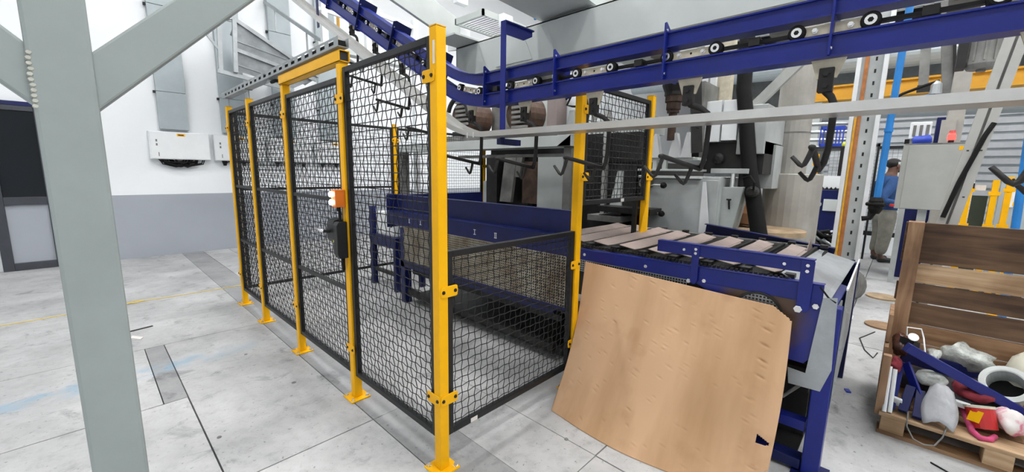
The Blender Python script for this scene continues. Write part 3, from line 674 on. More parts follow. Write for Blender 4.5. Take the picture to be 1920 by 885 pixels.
# hanging post that carries the guide rail
hx, hy = .835, .455
m = MB(); m.box(hx - .004, hx + .004, hy - .022, hy + .022, 1.60, 2.345); m.build('hanger_post', BLUE, oc, bevel=.001)
m = MB(); m.prism([(hx, hy - .004, 2.345), (hx, hy - .004, 2.27), (1.02, hy - .004, 2.27), (1.10, hy - .004, 2.31), (1.10, hy - .004, 2.345)], (0, .008, 0)); m.box(hx, 1.1, hy - .022, hy + .022, 2.337, 2.345); m.build('top_arm', BLUE, oc)
B(hx - .03, .99, hy - .02, hy + .02, 1.595, 1.632).build('lower_arm', BLUED, oc)
B(.83, .838, 3.22, 3.265, 2.90, 3.62).build('hanger_post', BLUED, oc)
# guide rail under the chain, a flat pale channel
gp = track(1.6555, .79, bend=.50, rad=.95); sweep(MB(), gp, [(-.075, -.0165), (-.075, .0165), (-.072, .0165), (-.072, -.0135), (.072, -.0135), (.072, .0165), (.075, .0165), (.075, -.0165)]).build('guide_rail', STEEL, oc)
for y in (.60, .66): B(.712, .7145, y - .004, y + .004, 1.6385, 1.672).build('joint_strip', ALU, oc)
# hangers, one on every second link
def hanger(off=.10, bar=(-.25, .075, .05), hs=1, name='hook_hanger'):
    r = thing(name, (0, 0, 0), 'x', 'hook', 'hook hangers on the overhead chain')
    m = MB(); m.prism([(-.006, -.062, -.08), (-.006, .062, -.08), (-.006, .030, -.175), (-.006, -.030, -.175)], (.012, 0, 0)); m.box(-.01, .01, -.02, .02, -.08, -.02); m.build('clevis', CREAM, r, bevel=.001)
    bl = B(-.020, .016, -.023, .023, -.225, -.138).build('swivel_block', DARK, r, bevel=.003)
    for z in (-.16, -.203): nut(MB(), (-.020, 0, z), (-1, 0, 0), .010, .010).build('bolt', DARK, bl)
    m = MB(); m.tube([(0, .004, -.20), (0, -.1 * off, -.222), (0, -.6 * off, -.242), (0, -.92 * off, -.268), (0, -off, -.30), (0, -.96 * off, -.43), (0, -.96 * off + .008, -.485), (0, -.96 * off + .018, -.505), (.01, -.96 * off + .022, -.512)], [.014, .0135, .0125, .012, .012, .0115, .0115, .0115, .0115], 8)
    m.build('rod', DARK, r, smooth=True)
    m = MB(); e0 = Vector((.01, -.96 * off + .022, -.512)); e1 = e0 + Vector(bar); m.tube([e0, e0.lerp(e1, .5), e1, e1 + Vector((-.012, .004, 0))], [.0115, .011, .0105, .009], 8); m.build('cross_arm', DARK, r, smooth=True)
    for f, q in ((.22, .92 * hs), (.97, hs)):
        p = e0.lerp(e1, f)
        m = MB(); m.tube([p, p + Vector((0, .012, -.040)) * q, p + Vector((0, .026, -.078)) * q, p + Vector((0, .036, -.086)) * q, p + Vector((0, .046, -.080)) * q, p + Vector((0, .082, -.040)) * q], [.0095, .009, .0085, .008, .0075, .007], 8); m.build('hook', DARK, r, smooth=True)
    return r
h0 = hanger(); labels = {0: 'black hook hanger in front of the grey drum, right of the white machine box', -1: 'black hook hanger nearest the right edge, in front of the diagonal silver arm',
    1: 'black hook hanger below the middle of the rail, left of the black hose', 2: 'black hook hanger in front of the raised mesh panel', 3: 'black hook hanger just left of the tall middle post',
    4: 'black hook hanger next to the blue hanger post', 5: 'lowest black hook hanger on the climbing track, behind the nearest panel', 6: 'black hook hanger on the climbing track above the nearest panel',
    7: 'black hook hanger high on the climbing track, third from the bend', 8: 'black hook hanger nearest the top edge on the climbing track'}
for k in range(-1, 9):
    p, u, t = at_track(s0 + pitch * k, 1.962); p = p + Vector((.0, 0, 0))
    if k == 0: g0 = hanger(.035, (-.20, .0, .075), .72); g0.location = p; g0['label'] = labels[k]; LOC[g0] = p
    elif k == -1: h0.location = p; h0['label'] = labels[k]; LOC[h0] = p
    else: copy_thing(h0, p, labels[k])

# ---------------------------------------------------------------- grey steelwork overhead
t = thing('gantry_beam', (1.4, -.9, 2.23), 'long pale grey box beam above the blue rails', 'beam')
m = MB(); m.box(1.30, 1.312, -4.2, 1.50, 2.235, 2.475); m.box(1.488, 1.50, -4.2, 1.50, 2.235, 2.475); m.box(1.30, 1.50, -4.2, 1.50, 2.463, 2.475); m.build('web', GREY, t, bevel=.002)
B(1.30, 1.62, -4.2, 1.50, 2.225, 2.237).build('bottom_flange', GREY, t); B(1.30, 1.50, 1.494, 1.506, 2.22, 2.49).build('end_plate', ALU, t)
MB().prism([(1.298, .62, 2.24), (1.298, 1.0, 2.24), (1.298, .95, 2.40), (1.298, .70, 2.40)], (-.004, 0, 0)).build('stiffener', GREY, t)
for y in (-1.55, -.9, -.25, .8): B(1.5, 1.7, y - .05, y + .05, 2.15, 2.225).build('hanger_bracket', PRESSD, t)
t = thing('cross_beam', (1.9, .35, 2.48), 'thick grey beam with bolted flange resting across the gantry beam', 'beam')
m = MB(); d_ = Vector((.86, .50, 0)).normalized(); p = Vector((1.30, .36, 2.64))
p0 = Vector((.70, .30, 2.66)); p1 = Vector((4.4, .62, 2.66))
MB().beam(p0, p1, .36, .30).build('beam_body', GREY, t, bevel=.004)
MB().beam(p0 + Vector((0, 0, -.156)), p1 + Vector((0, 0, -.156)), .46, .012).build('bottom_flange', GREY, t)
for x, y in ((1.36, .16), (1.36, .56), (1.46, .16)): nut(MB(), (x, y, 2.497), (0, 0, -1), .016, .03).build('bolt', STEEL, t)
t = thing('inclined_beam', (1.6, 1.9, 2.7), 'pale grey beam running down to the gantry beam from the upper left', 'beam')
a = Vector((.40, 1.46, 2.86)); b_ = Vector((1.62, 1.86, 2.74)); dd = (b_ - a).normalized()
MB().beam(a, b_, .03, .24).build('beam_body', GREY, t, bevel=.003); B(1.06, 1.36, 1.22, 1.50, 2.478, 2.490).build('seat_plate', GREY, t); MB().beam(b_ - dd * .005, b_ + dd * .012, .24, .30).build('end_plate', ALU, t)
t = thing('ventilation_grille', (1.5, 1.5, 2.6), 'slatted steel vent box hung under the grey roof beams', 'vent')
bx = MB(); bx.box(1.38, 1.40, 1.25, 1.62, 2.71, 2.76); bx.box(1.93, 1.95, 1.25, 1.62, 2.71, 2.76); bx.box(1.38, 1.95, 1.25, 1.265, 2.71, 2.76); bx.box(1.38, 1.95, 1.605, 1.62, 2.71, 2.76); bx.build('frame', GREY, t)
for k in range(14): 
    x = 1.40 + k * .038; MB().obox((x, 1.43, 2.73), (.012, 0, .008), (0, .17, 0), (-.001, 0, .002)).build('slat', GALV, t)
for i, (x, y, z) in enumerate(((1.35, 1.50, 2.84), (1.62, 1.218, 2.66))):
    q = B(x - .06, x + .06, y - .03, y + .03, z, z + .10).build('junction_box', WHITE, bevel=.004); tag(q, ('white junction box at the top edge beside the slatted vent', 'white junction box under the thick grey cross beam')[i], 'junction box')
o = MB().cyl((1.75, -2.6, 2.72), (1.75, 1.0, 2.72), .014, 10).build('blue_air_pipe', CYAN); tag(o, 'thin blue pipe above the long pale grey beam', 'pipe')
# galvanised catch net beneath the climbing track
t = thing('catch_net', (.9, 5.2, 2.7), 'galvanised sloping mesh catch tray under the climbing conveyor at the left', 'guard')
a0, a1 = Vector((.42, 6.3, 3.72)), Vector((1.05, 3.9, 2.45)); side = Vector((.95, .25, 0))
c = [Vector((.60, 5.5, 3.43)), Vector((1.42, 5.5, 3.06))]
m = MB()
NETP = [Vector((.435, 5.5, 3.30)), Vector((.39, 5.5, 2.725)), Vector((.564, 5.5, 2.735)), Vector((.60, 5.5, 3.40)), Vector((1.42, 5.5, 2.99)), Vector((.60, 5.5, 3.0))]
m.beam((.40, 5.5, 2.70), (.43, 5.5, 3.40), .05, .05, up=(0, 1, 0)); m.beam((.565, 5.45, 2.72), (.60, 5.45, 3.45), .05, .05, up=(0, 1, 0))
m.beam((.36, 5.5, 2.715), (1.30, 5.5, 2.60), .06, .05); m.beam((.58, 5.46, 3.03), (1.65, 5.46, 2.80), .04, .05); m.beam((.40, 5.5, 3.38), (.60, 5.44, 3.44), .04, .04)
m.beam((.58, 5.46, 3.44), (1.70, 5.46, 2.86), .035, .05); m.beam((.40, 5.5, 3.0), (.15, 5.5, 3.35), .03, .03); m.beam((.42, 5.5, 3.36), (.45, 6.9, 3.75), .03, .03)
m.build('frame', GALV, t)
m = MB(); m.prism([(.60, 5.47, 2.75), (1.30, 5.47, 2.62), (1.68, 5.47, 2.84), (.60, 5.47, 3.42)], (0, .002, 0)); NETM = pm('dull_galvanised_sheet', (.34, .37, .39), .5, metal=.2, var=.2, scale=5); m.build('side_sheet', NETM, t)
m = MB(); m.prism([(.62, 5.46, 3.44), (1.70, 5.46, 2.86), (1.90, 6.6, 2.9), (.8, 6.6, 3.5)], (0, 0, .003)); m.build('top_sheet', NETM, t)
for k in range(3): MB().beam((.60, 5.462, 2.83 + k * .16), (1.30 + k * .1, 5.462, 2.70 + k * .14), .004, .010).build('wire', GALV, t)
for x in (.62, 1.25): B(x - .02, x + .02, 5.5, 5.54, 0, 2.7).build('support_leg', GALV, t) if x > 1 else None
t = thing('sloping_rail', (1.2, 4.5, 3), 'thin pale steel rail sloping behind the climbing hook hangers', 'rail')
MB().beam((1.45, 7.0, 4.28), (1.45, 3.5, 2.62), .03, .05).build('bar', GALV, t)
for y, z in ((6.5, 4.04), (5.2, 3.43), (4.0, 2.86)): MB().beam((1.45, y, z), (1.45, y, z - .35), .02, .02, up=(0, 1, 0)).build('drop_bar', GALV, t)

t = thing('white_handrail', (2.0, 4.5, 0), 'white pipe handrail frame behind the climbing blue rails, near the top edge', 'handrail')
MB().beam((1.35, 4.5, 3.75), (2.9, 4.5, 3.66), .05, .05).build('top_rail', WHITE, t); MB().beam((1.35, 4.5, 3.54), (2.9, 4.5, 3.46), .04, .04).build('mid_rail', WHITE, t)
for x in (1.42, 2.05, 2.85): B(x - .04, x + .04, 4.46, 4.54, 3.1 if x < 2.8 else 0, 4.0 if x == 2.05 else 3.78).build('rail_post', WHITE, t)
B(1.3, 2.95, 4.42, 4.58, 3.02, 3.10).build('walk_edge', GREY, t)
o = B(1.63, 1.66, 4.55, 4.58, 3.10, 5.2).build('yellow_pole', CRANE); tag(o, 'thin orange pole at the top edge behind the white handrail', 'pole')

# ---------------------------------------------------------------- back wall fittings
names = ('white wall box farthest left, left of the long fence, with black cables below', 'second white wall box from the left, behind the farthest fence post',
         'third white wall box from the left, behind the fence panels', 'white wall box farthest right, behind the mesh door')
for i, x in enumerate((-.30, .515, 1.33, 2.145)):
    w = .755; t = thing('wall_box', (x + w / 2, 6.99, 1.52), names[i], 'electrical box', 'white electrical boxes on the back wall')
    B(x, x + w, 6.93, 7.05, 1.525, 1.95).build('housing', WHITE, t, bevel=.006); B(x + .01, x + w - .01, 6.918, 6.93, 1.535, 1.94).build('cover', WHITE, t, bevel=.003)
    s = B(x + .34, x + .44, 6.9165, 6.918, 1.885, 1.925).build('warning_label', YEL, t); B(x + .355, x + .425, 6.9155, 6.9165, 1.897, 1.913).build('print', DARK, s)
    for z in (1.73, 1.79): B(x + .075, x + .095, 6.914, 6.918, z, z + .035).build('latch', PRESSD, t)
    B(x + .095, x + .105, 6.914, 6.918, 1.57, 1.63).build('hinge', PRESSD, t)
    random.seed(20 + i); m = MB()
    if i == 0:
        for k in range(22):
            a = x + .08 + random.random() * .25; b_ = x + .40 + random.random() * .27; dz = random.uniform(.05, .12); yy = 6.94 + random.random() * .09
            m.tube([(a, yy, 1.53), (a + .03, yy, 1.525 - dz * .6), ((a + b_) / 2, yy, 1.525 - dz), (b_ - .02, yy, 1.525 - dz * .6), (b_, yy, 1.53)], .009, 5, cap=False)
        m.build('cable_bundle', RUB, t, kind='stuff')
    else:
        for q in (.14, .42, .6): m.lathe((x + q, 6.985, 1.527), (0, 0, -1), [(0, .045), (.06, .028), (.085, .022)], 8)
        for k in range(5): m.tube([(x + .1 + .08 * k, 6.98, 1.53), (x + .16 + .08 * k, 6.98, 1.49), (x + .24 + .08 * k, 6.98, 1.53)], .008, 5, cap=False)
        m.build('cable_bundle', RUB, t, kind='stuff')
for i, (x, w, lb) in enumerate(((-.15, .36, 'grey vertical cable duct above the leftmost white wall box'), (.66, .36, 'grey vertical cable duct above the second white wall box'),
                                 (1.47, .36, 'grey vertical cable duct above the third white wall box'), (2.28, .36, 'grey vertical cable duct farthest right on the back wall'))):
    t = thing('cable_duct', (x + w / 2, 6.99, 1.99), lb, 'duct', 'grey cable ducts on the back wall')
    for z0, z1 in ((1.99, 2.55), (2.556, 3.8), (3.806, 5.2)): B(x, x + w, 6.945, 7.033, z0, z1).build('duct_cover', DUCTG, t, bevel=.003)
    for z in (2.54, 3.79): B(x - .03, x, 6.99, 7.033, z - .015, z + .02).build('fixing_clip', DARK, t)
t = thing('wall_conduit', (-2.2, 7, 2.2), 'blue trunking on the back wall above the dark door', 'trunking'); B(-2.4, -1.25, 7.0, 7.05, 2.165, 2.22).build('trunk', BLUED, t)
o = MB().tube([(-2.2, 4.13, .004), (-1.70, 4.16, .004), (-1.35, 4.18, .004), (-.98, 4.21, .004), (-.88, 4.19, .010), (-.78, 4.24, .006), (-.5, 4.22, .004), (.16, 4.23, .004)], .0045, 6).build('floor_string', STRING); tag(o, 'yellow string stretched across the floor before the white wall', 'string')
o = MB().tube([(-.88, 4.21, .006), (-.82, 4.27, .012), (-.74, 4.24, .01), (-.80, 4.18, .01), (-.87, 4.22, .008)], .0045, 6, closed=True).build('string_knot', STRING); tag(o, 'loose knot of yellow string lying on the floor line', 'string')
o = MB().beam((-1.06, 3.20, .004), (-.76, 3.265, .004), .018, .006).build('floor_strip', TAPE); tag(o, 'short black strip lying on the floor right of the grey column', 'strip')
o = MB().obox((-.885, 3.02, .004), (.012, .02, 0), (-.03, .05, 0), (0, 0, .003)).build('paper_scrap', PAPER); tag(o, 'small white scrap on the floor beside the grey column', 'scrap')
random.seed(5)
for i, (x, y) in enumerate(((-.70, 1.02), (-.22, 1.35), (-.33, 2.05), (.45, -.62), (.60, -.30))):
    m = MB(); m.lathe((x, y, 0), (0, 0, 1), [(0, .012 + .004 * (i % 2)), (.004, .010), (.006, .003)], 7); tag(m.build('pebble', PRESSD), ('dark chip on the slab near the grey column', 'dark chip on the slab in front of the mesh door', 'dark chip on the slab before the third panel', 'dark chip on the floor at the foot of the cardboard', 'dark chip on the floor under the low panel')[i], 'chip')

# ---------------------------------------------------------------- grey press machine
pr = thing('press_machine', (3.8, 1.4, 0), 'big light grey press machine behind the slat conveyor', 'machine')
m = MB(); m.box(3.02, 5.0, -.22, .52, .0, 1.40); m.build('right_body', PRESS, pr, bevel=.006)
B(3.0, 3.02, -.21, .50, .60, 1.375).build('front_panel', PRESS, pr, bevel=.004)
B(2.94, 3.06, -.06, .56, 1.385, 1.41).build('ledge', GREY, pr, bevel=.003); B(2.92, 3.2, -.03, .56, 1.455, 1.475).build('ledge', GREY, pr, bevel=.003); B(2.96, 3.2, -.02, .54, 1.56, 1.585).build('ledge', GREY, pr, bevel=.003)
for y in (.40, .30): B(2.96, 3.0, y - .02, y + .02, 1.475, 1.56).build('rib', GREY, pr)
for z in (1.315, 1.035):
    h = MB().tube([(3.0, .42, z - .01), (2.93, .42, z - .01), (2.90, .36, z), (2.88, .26, z)], .010, 8).build('handle_rod', STEEL, pr); MB().lathe((2.885, .275, z), (-.3, -1, 0), [(-.01, .010), (.005, .028), (.03, .030), (.045, .02)], 14).build('knob', RUB, h, smooth=True)
MB().cyl((3.0, .47, 1.33), (2.90, .47, 1.33), .055, 14).build('round_switch', PRESSD, pr)
for y0, y1, z0, z1, x in ((.10, .44, 1.585, 1.83, 3.05),):
    for k, yy in enumerate((.40, .20, .08)):
        MB().prism([(2.94, yy - .06, 1.585), (2.94, yy + .06, 1.585), (2.94, yy + .012, 1.82), (2.94, yy - .012, 1.82)], (.06, 0, 0)).build('gusset', ALU, pr)
B(3.10, 3.5, .02, .13, 1.585, 2.3).build('column_block', PRESSD, pr); B(3.05, 3.3, -.215, -.085, 0, 1.32).build('corner_block', PRESSD, pr)
m = MB(); m.lathe((2.95, .245, 2.50), (0, 0, -1), [(0, .11), (.24, .115), (.30, .09), (.33, .09)], 18); m.build('spindle_housing', DARK, pr)
m = MB(); m.lathe((2.95, .245, 2.17), (0, 0, -1), [(0, .085), (.06, .085), (.06, .07), (.13, .07), (.13, .06), (.16, .06)], 8); m.build('brass_collar', RUST, pr, label='brownish hexagonal collar')
MB().cyl((2.95, .245, 2.01), (2.95, .245, 1.75), .038, 14).build('spindle', RUST, pr)
m = MB(); m.beam((2.75, .0, 2.45), (2.78, -.07, 1.62), .07, .09); m.beam((2.76, -.05, 1.85), (2.9, -.02, 1.6), .06, .06); m.build('tool_arm', DARK, pr)
# left part behind the blue hopper
B(2.50, 2.78, 1.12, 4.6, 1.70, 1.815).build('traverse_beam', GREY, pr, bevel=.003)
m = MB(); m.prism([(2.50, 1.12, 1.815), (2.50, 1.30, 1.70), (2.50, 1.12, 1.70)], (.28, 0, 0)); m.build('beam_end', PRESSD, pr)
for y in (1.16, 4.5): B(2.58, 2.70, y, y + .10, 0, 1.70).build('beam_leg', PRESSD, pr)
B(2.60, 2.75, 1.2, 3.1, 1.60, 1.63).build('lower_track', PRESSD, pr)
B(3.0, 3.25, 1.38, 1.98, .5, 1.62).build('door_panel', GREY, pr, bevel=.008)
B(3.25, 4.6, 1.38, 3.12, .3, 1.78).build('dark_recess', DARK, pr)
m = MB(); m.prism([(3.05, 2.50, 1.0), (3.05, 2.72, 1.0), (3.05, 2.62, 1.66), (3.05, 2.40, 1.66)], (.05, 0, 0)); m.prism([(3.06, 2.36, 1.35), (3.06, 2.5, 1.35), (3.06, 2.42, 1.64), (3.06, 2.30, 1.62)], (.05, 0, 0)); m.build('torn_shield', PRESSD, pr)
B(3.05, 3.25, 2.78, 3.0, .8, 1.66).build('dark_post', DARK, pr); B(3.08, 3.2, 3.0, 3.10, .8, 1.28).build('switch_box', PRESS, pr)
B(3.1, 3.2, 2.03, 2.33, 1.0, 1.56).build('rust_plate', RUST, pr); B(3.12, 3.3, 2.15, 2.24, .9, 1.66).build('black_bar', RUB, pr)
# machine mass seen through the raised panel
B(3.02, 4.8, .54, 1.38, 0, 1.55).build('middle_body', DARK, pr); B(2.98, 3.04, .60, .80, .9, 1.5).build('guide_plate', DARK, pr); B(2.95, 3.0, .95, 1.0, .95, 2.1).build('guide_bar', STEEL, pr)
B(3.0, 3.3, .60, 1.3, 1.55, 1.86).build('carriage', DARK, pr); m = MB(); m.prism([(2.94, .74, .95), (2.94, .90, .95), (2.94, .80, 1.45), (2.94, .74, 1.45)], (.03, 0, 0)); m.build('chute_plate', PRESS, pr)
B(2.7, 3.0, .62, 1.0, .92, .98).build('feed_table', PRESSD, pr); B(2.72, 2.98, .3, .9, 1.02, 1.08).build('feed_roller', DARK, pr)
B(3.3, 3.6, .6, 1.38, 1.86, 2.05).build('top_bar', GREY, pr)
# upper pieces left of the tall post
B(3.4, 3.44, 2.16, 2.44, 2.0, 2.44).build('side_panel', GREY, pr, bevel=.003); B(3.385, 3.40, 2.29, 2.30, 2.0, 2.44).build('panel_edge', ALU, pr)
B(3.0, 3.2, 1.70, 1.85, 1.93, 2.40).build('brown_post', pm('mauve_post', (.26, .21, .20), .5), pr)
B(3.22, 3.3, 1.40, 1.85, 1.82, 2.46).build('white_back', WHITE, pr); m = MB(); m.prism([(3.18, 1.50, 1.82), (3.18, 1.72, 1.82), (3.18, 1.64, 2.18), (3.18, 1.58, 2.18)], (.03, 0, 0)); m.build('cone_bracket', PRESS, pr)
MB().tube([(3.18, 1.70, 2.32), (3.16, 1.60, 2.36), (3.15, 1.66, 2.24), (3.16, 1.58, 2.22), (3.15, 1.40, 2.20)], .014, 6).build('cable_link', RUB, pr)
B(3.0, 3.5, 1.95, 3.95, 1.815, 1.95).build('motor_base', PRESSD, pr); B(3.62, 4.2, 1.9, 3.5, 1.8, 2.5).build('motor_backing', PRESSD, pr)
# ribbed motors, rusty and dark
for i, (y, z) in enumerate(((3.66, 2.25), (2.45, 2.20))):
    t = thing('ribbed_motor', (3.3, y, z - .3), ('dark ribbed motor behind the rails, left of the blue hanger post', 'dark ribbed motor behind the rails, right of the blue hanger post')[i], 'motor', 'ribbed motors on the press')
    MB().lathe((3.10, y, z), (1, 0, 0), [(0, .10), (.02, .23), (.10, .26), (.45, .26), (.5, .20)], 22).build('casing', RUST, t, smooth=False)
    for k in range(7):
        z1 = z - .20 + k * .065; l = .14; B(3.04, 3.09, y - l * 1.2 - .04, y + l * .4, z1, z1 + .035).build('fin', PRESSD, t, bevel=.004)
    MB().tube([(3.05, y + .24 * math.cos(a * .2 + .3), z + .27 * math.sin(a * .2 + .3)) for a in range(15)], .035, 8).build('cover_ring', DARK, t)
    B(3.1, 3.5, y - .2, y + .2, z - .30, z - .22).build('mount', DARK, t)

# white machine head right of the raised panel
t = thing('machine_head', (3.4, -.2, 1.6), 'white enclosed machine head above the grey casting', 'machine')
B(3.2, 3.5, -.115, .03, 1.74, 2.125).build('left_cover', WHITE, t, bevel=.005); B(3.2, 3.5, -.265, -.13, 1.75, 2.12).build('right_cover', WHITE, t, bevel=.005)
B(3.22, 4.0, -.50, -.27, 1.62, 2.06).build('side_box', PRESS, t, bevel=.006); B(3.25, 3.9, -.50, .02, 1.44, 1.735).build('dark_carriage', DARK, t)
m = MB(); m.lathe((3.24, -.12, 1.58), (-1, 0, .1), [(0, .06), (.03, .05), (.05, .02)], 12); m.build('cable_clamp', DARK, t)
for y0, y1 in ((.10, .16), (.03, .08)): B(3.4, 3.46, y0, y1, 2.0, 3.3).build('slide_rail', ALU, t)
B(3.5, 3.6, -.08, .04, 2.06, 3.3).build('cream_plate', CREAM, t)
# grey casting below it
t = thing('grey_casting', (3.3, -.3, .7), 'grey machine casting with a tee handle, left of the black hose', 'machine')
m = MB(); m.prism([(3.1, -.13, 0), (3.1, -.15, 1.31), (3.1, -.40, 1.32), (3.1, -.34, .95), (3.1, -.28, .75), (3.1, -.27, 0)], (.22, 0, 0)); m.build('body', PRESS, t, bevel=.006)
m = MB(); m.prism([(2.96, -.08, .0), (2.96, -.085, 1.36), (2.96, -.11, 1.36), (2.96, -.17, .95), (2.96, -.17, .0)], (.015, 0, 0)); m.build('bent_sheet', ALU, t)
B(3.1, 3.5, -.42, -.10, 1.44, 1.485).build('top_plate', PRESS, t, bevel=.003); MB().cyl((3.16, -.285, 1.31), (3.16, -.285, 1.445), .022, 12).build('piston_rod', CHROME, t); MB().cyl((3.2, -.36, 1.31), (3.2, -.36, 1.445), .04, 12).build('guide_bush', DARK, t)
m = MB(); m.tube([(3.08, -.27, 1.20), (3.08, -.31, 1.20)], .008, 6); m.tube([(3.08, -.29, 1.20), (3.08, -.30, 1.11)], .008, 6); m.build('tee_handle', RUB, t)
m = MB(); m.lathe((3.05, -.47, 1.28), (1, 0, 0), [(0, .03), (.02, .05), (.1, .05)], 14); m.build('pressure_gauge', DARK, t)
MB().tube([(3.05, -.40, 1.40), (3.02, -.46, 1.42), (3.02, -.50, 1.36), (3.05, -.49, 1.30)], .010, 6).build('gauge_hose', RUB, t)
# thick black hose hanging from above
o = MB().tube([(3.2, -.27, 3.2), (3.2, -.275, 2.7), (3.2, -.29, 2.2), (3.2, -.34, 1.9), (3.2, -.40, 1.5), (3.2, -.48, 1.15), (3.2, -.55, .85), (3.2, -.56, .55)], [.063, .063, .063, .064, .066, .068, .070, .070], 16).build('black_hose', RUB, smooth=True); tag(o, 'thick black hose hanging down in front of the grey drum', 'hose')
# silo: pipe and drum
t = thing('dust_drum', (3.95, -.60, 0), 'grey sheet metal drum with a wide pipe rising from it', 'drum')
MB().lathe((4.10, -.60, 0), (0, 0, 1), [(.10, .26), (1.44, .26), (1.45, .25)], 28).build('drum', pm('tan_grey_paint', (.40, .385, .35), .45, var=.12, scale=4), t, smooth=False)
m = MB(); m.lathe((4.10, -.55, 1.45), (0, 0, 1), [(0, .155), (1.9, .155)], 24); m.build('riser_pipe', MATS['tan_grey_paint'], t); MB().lathe((4.10, -.55, 1.86), (0, 0, 1), [(0, .158), (.012, .158)], 24).build('pipe_seam', PRESSD, t)
for a in range(3): MB().cyl((4.10 + .2 * math.cos(a * 2.1), -.60 + .2 * math.sin(a * 2.1), 0), (4.10 + .2 * math.cos(a * 2.1), -.60 + .2 * math.sin(a * 2.1), .12), .02, 8).build('leg', DARK, t)
t = thing('brace_beam', (3.6, -.3, 2), 'grey diagonal steel brace in front of the wide grey pipe', 'brace'); MB().beam((3.6, -.10, 1.90), (3.6, -.78, 2.62), .06, .085).build('brace_bar', pm('brace_grey', (.42, .43, .41), .45), t)
B(3.58, 3.9, -.52, -.36, 1.30, 1.72).build('pipe_bracket', PRESS, t)
# cartons, wooden round, printed box behind the slats
for i, (x, y, z, w, d_, h, rz, ti) in enumerate(((3.62, -.22, .92, .16, .14, .15, .3, .2), (3.55, -.36, .915, .14, .16, .10, -.4, -.25), (3.60, -.31, 1.03, .12, .12, .09, .7, .3))):
    c, s_ = math.cos(rz), math.sin(rz); q = MB().obox((x, y, z + h / 2 + abs(ti) * .06), (w / 2 * c, w / 2 * s_, w / 2 * ti), (-d_ / 2 * s_, d_ / 2 * c, 0), (-ti * h / 2, 0, h / 2)).build('carton', CARDB, bevel=.003)
    tag(q, ('left brown carton on the wooden disc beside the black hose', 'right brown carton on the wooden disc, tipped against the hose', 'small brown carton lying on top of the other cartons')[i], 'box', 'brown cartons behind the slat conveyor')
t = thing('wooden_disc', (3.45, -.50, 0), 'round tan wooden table top under the brown cartons', 'table'); MB().lathe((3.55, -.52, .865), (0, 0, 1), [(0, .33), (.045, .33)], 28).build('top', WOODL, t); MB().cyl((3.72, -.42, 0), (3.72, -.42, .865), .05, 10).build('leg', WOODD, t)
t = thing('printed_box', (2.95, -.60, .70), 'green box with lime and white print, behind the far slats', 'box')
B(2.88, 3.02, -.86, -.36, .72, .875).build('box_body', GREEN, t); 
for k, (y0, y1, mm) in enumerate(((-.84, -.74, LIME), (-.74, -.68, PAPER), (-.68, -.60, LIME), (-.60, -.57, PAPER), (-.53, -.50, DARK), (-.47, -.41, PAPER))): B(2.877, 2.88, y0, y1, .83, .874).build('print_patch', mm, t)
B(2.86, 3.04, -.9, -.3, .0, .72).build('crate_under', PRESSD, t)

# ---------------------------------------------------------------- right background
# white profile frame with an orange strip, behind the conveyor's end
t = thing('profile_frame', (4.2, -1.08, 0), 'tall white aluminium frame with a vertical orange strip, behind the end of the slat conveyor', 'frame')
for y0, y1 in ((-1.020, -.985), (-1.215, -1.180)): B(4.18, 4.24, y0, y1, 0, 3.2).build('upright', ALU, t, bevel=.004)
B(4.205, 4.215, -1.18, -1.02, .02, 3.2).build('perforated_plate', PRESS, t); B(4.195, 4.205, -1.075, -1.045, .02, 3.2).build('orange_strip', ORST, t); B(4.196, 4.205, -1.043, -1.026, .02, 2.0).build('yellow_strip', YEL2, t)
for k in range(26): B(4.203, 4.205, -1.135, -1.120, .20 + k * .11, .235 + k * .11).build('slot', DARK, t)
B(4.15, 4.28, -1.24, -.96, 0, .02).build('foot_plate', ALU, t)
# blue hoist tube with its black handle
t = thing('lift_tube', (3.6, -1.30, 1.1), 'bright blue vacuum lift tube with a black handle, hanging in front of the person', 'hoist')
MB().cyl((3.6, -1.30, 1.22), (3.6, -1.325, 3.3), .024, 14).build('tube', CYAN, t, smooth=False); MB().cyl((3.6, -1.307, 1.80), (3.6, -1.307, 1.83), .029, 14).build('ring', CYAN, t)
m = MB(); m.lathe((3.6, -1.30, 1.26), (0, 0, -1), [(0, .035), (.03, .05), (.10, .05), (.14, .03)], 14); m.tube([(3.52, -1.36, 1.20), (3.55, -1.30, 1.20), (3.60, -1.24, 1.20)], .016, 8); m.tube([(3.6, -1.30, 1.15), (3.6, -1.27, 1.08), (3.6, -1.22, 1.07)], .022, 8); m.build('handle', RUB, t)
MB().lathe((3.57, -1.40, 1.19), (0, 0, 1), [(0, .016), (.02, .016)], 8).build('red_button', RED, t)
# grey cabinet on a post
t = thing('control_cabinet', (5.05, -1.62, 0), 'plain grey sheet metal cabinet raised on a post, beside the person', 'cabinet')
B(5.0, 5.22, -1.85, -1.40, 1.10, 1.77).build('cabinet_body', pm('cabinet_grey', (.40, .41, .385), .45, var=.05, scale=6), t, bevel=.006)
B(4.994, 5.0, -1.845, -1.445, 1.105, 1.765).build('door', MATS['cabinet_grey'], t, bevel=.003); B(5.0, 5.2, -1.84, -1.41, 1.77, 1.785).build('rain_cap', PRESSD, t)
B(4.992, 4.994, -1.835, -1.805, 1.71, 1.75).build('yellow_mark', YEL, t); B(5.06, 5.14, -1.66, -1.59, 0, 1.10).build('post', PRESS, t); B(4.98, 5.22, -1.73, -1.52, 0, .02).build('foot_plate', PRESS, t)
MB().lathe((5.08, -1.42, 1.785), (0, 0, 1), [(0, .02), (.05, .02)], 10).build('gland', RUB, t)
t = thing('warning_beacon', (5.1, -1.75, 1.785), 'lit red warning beacon on the grey cabinet', 'beacon')
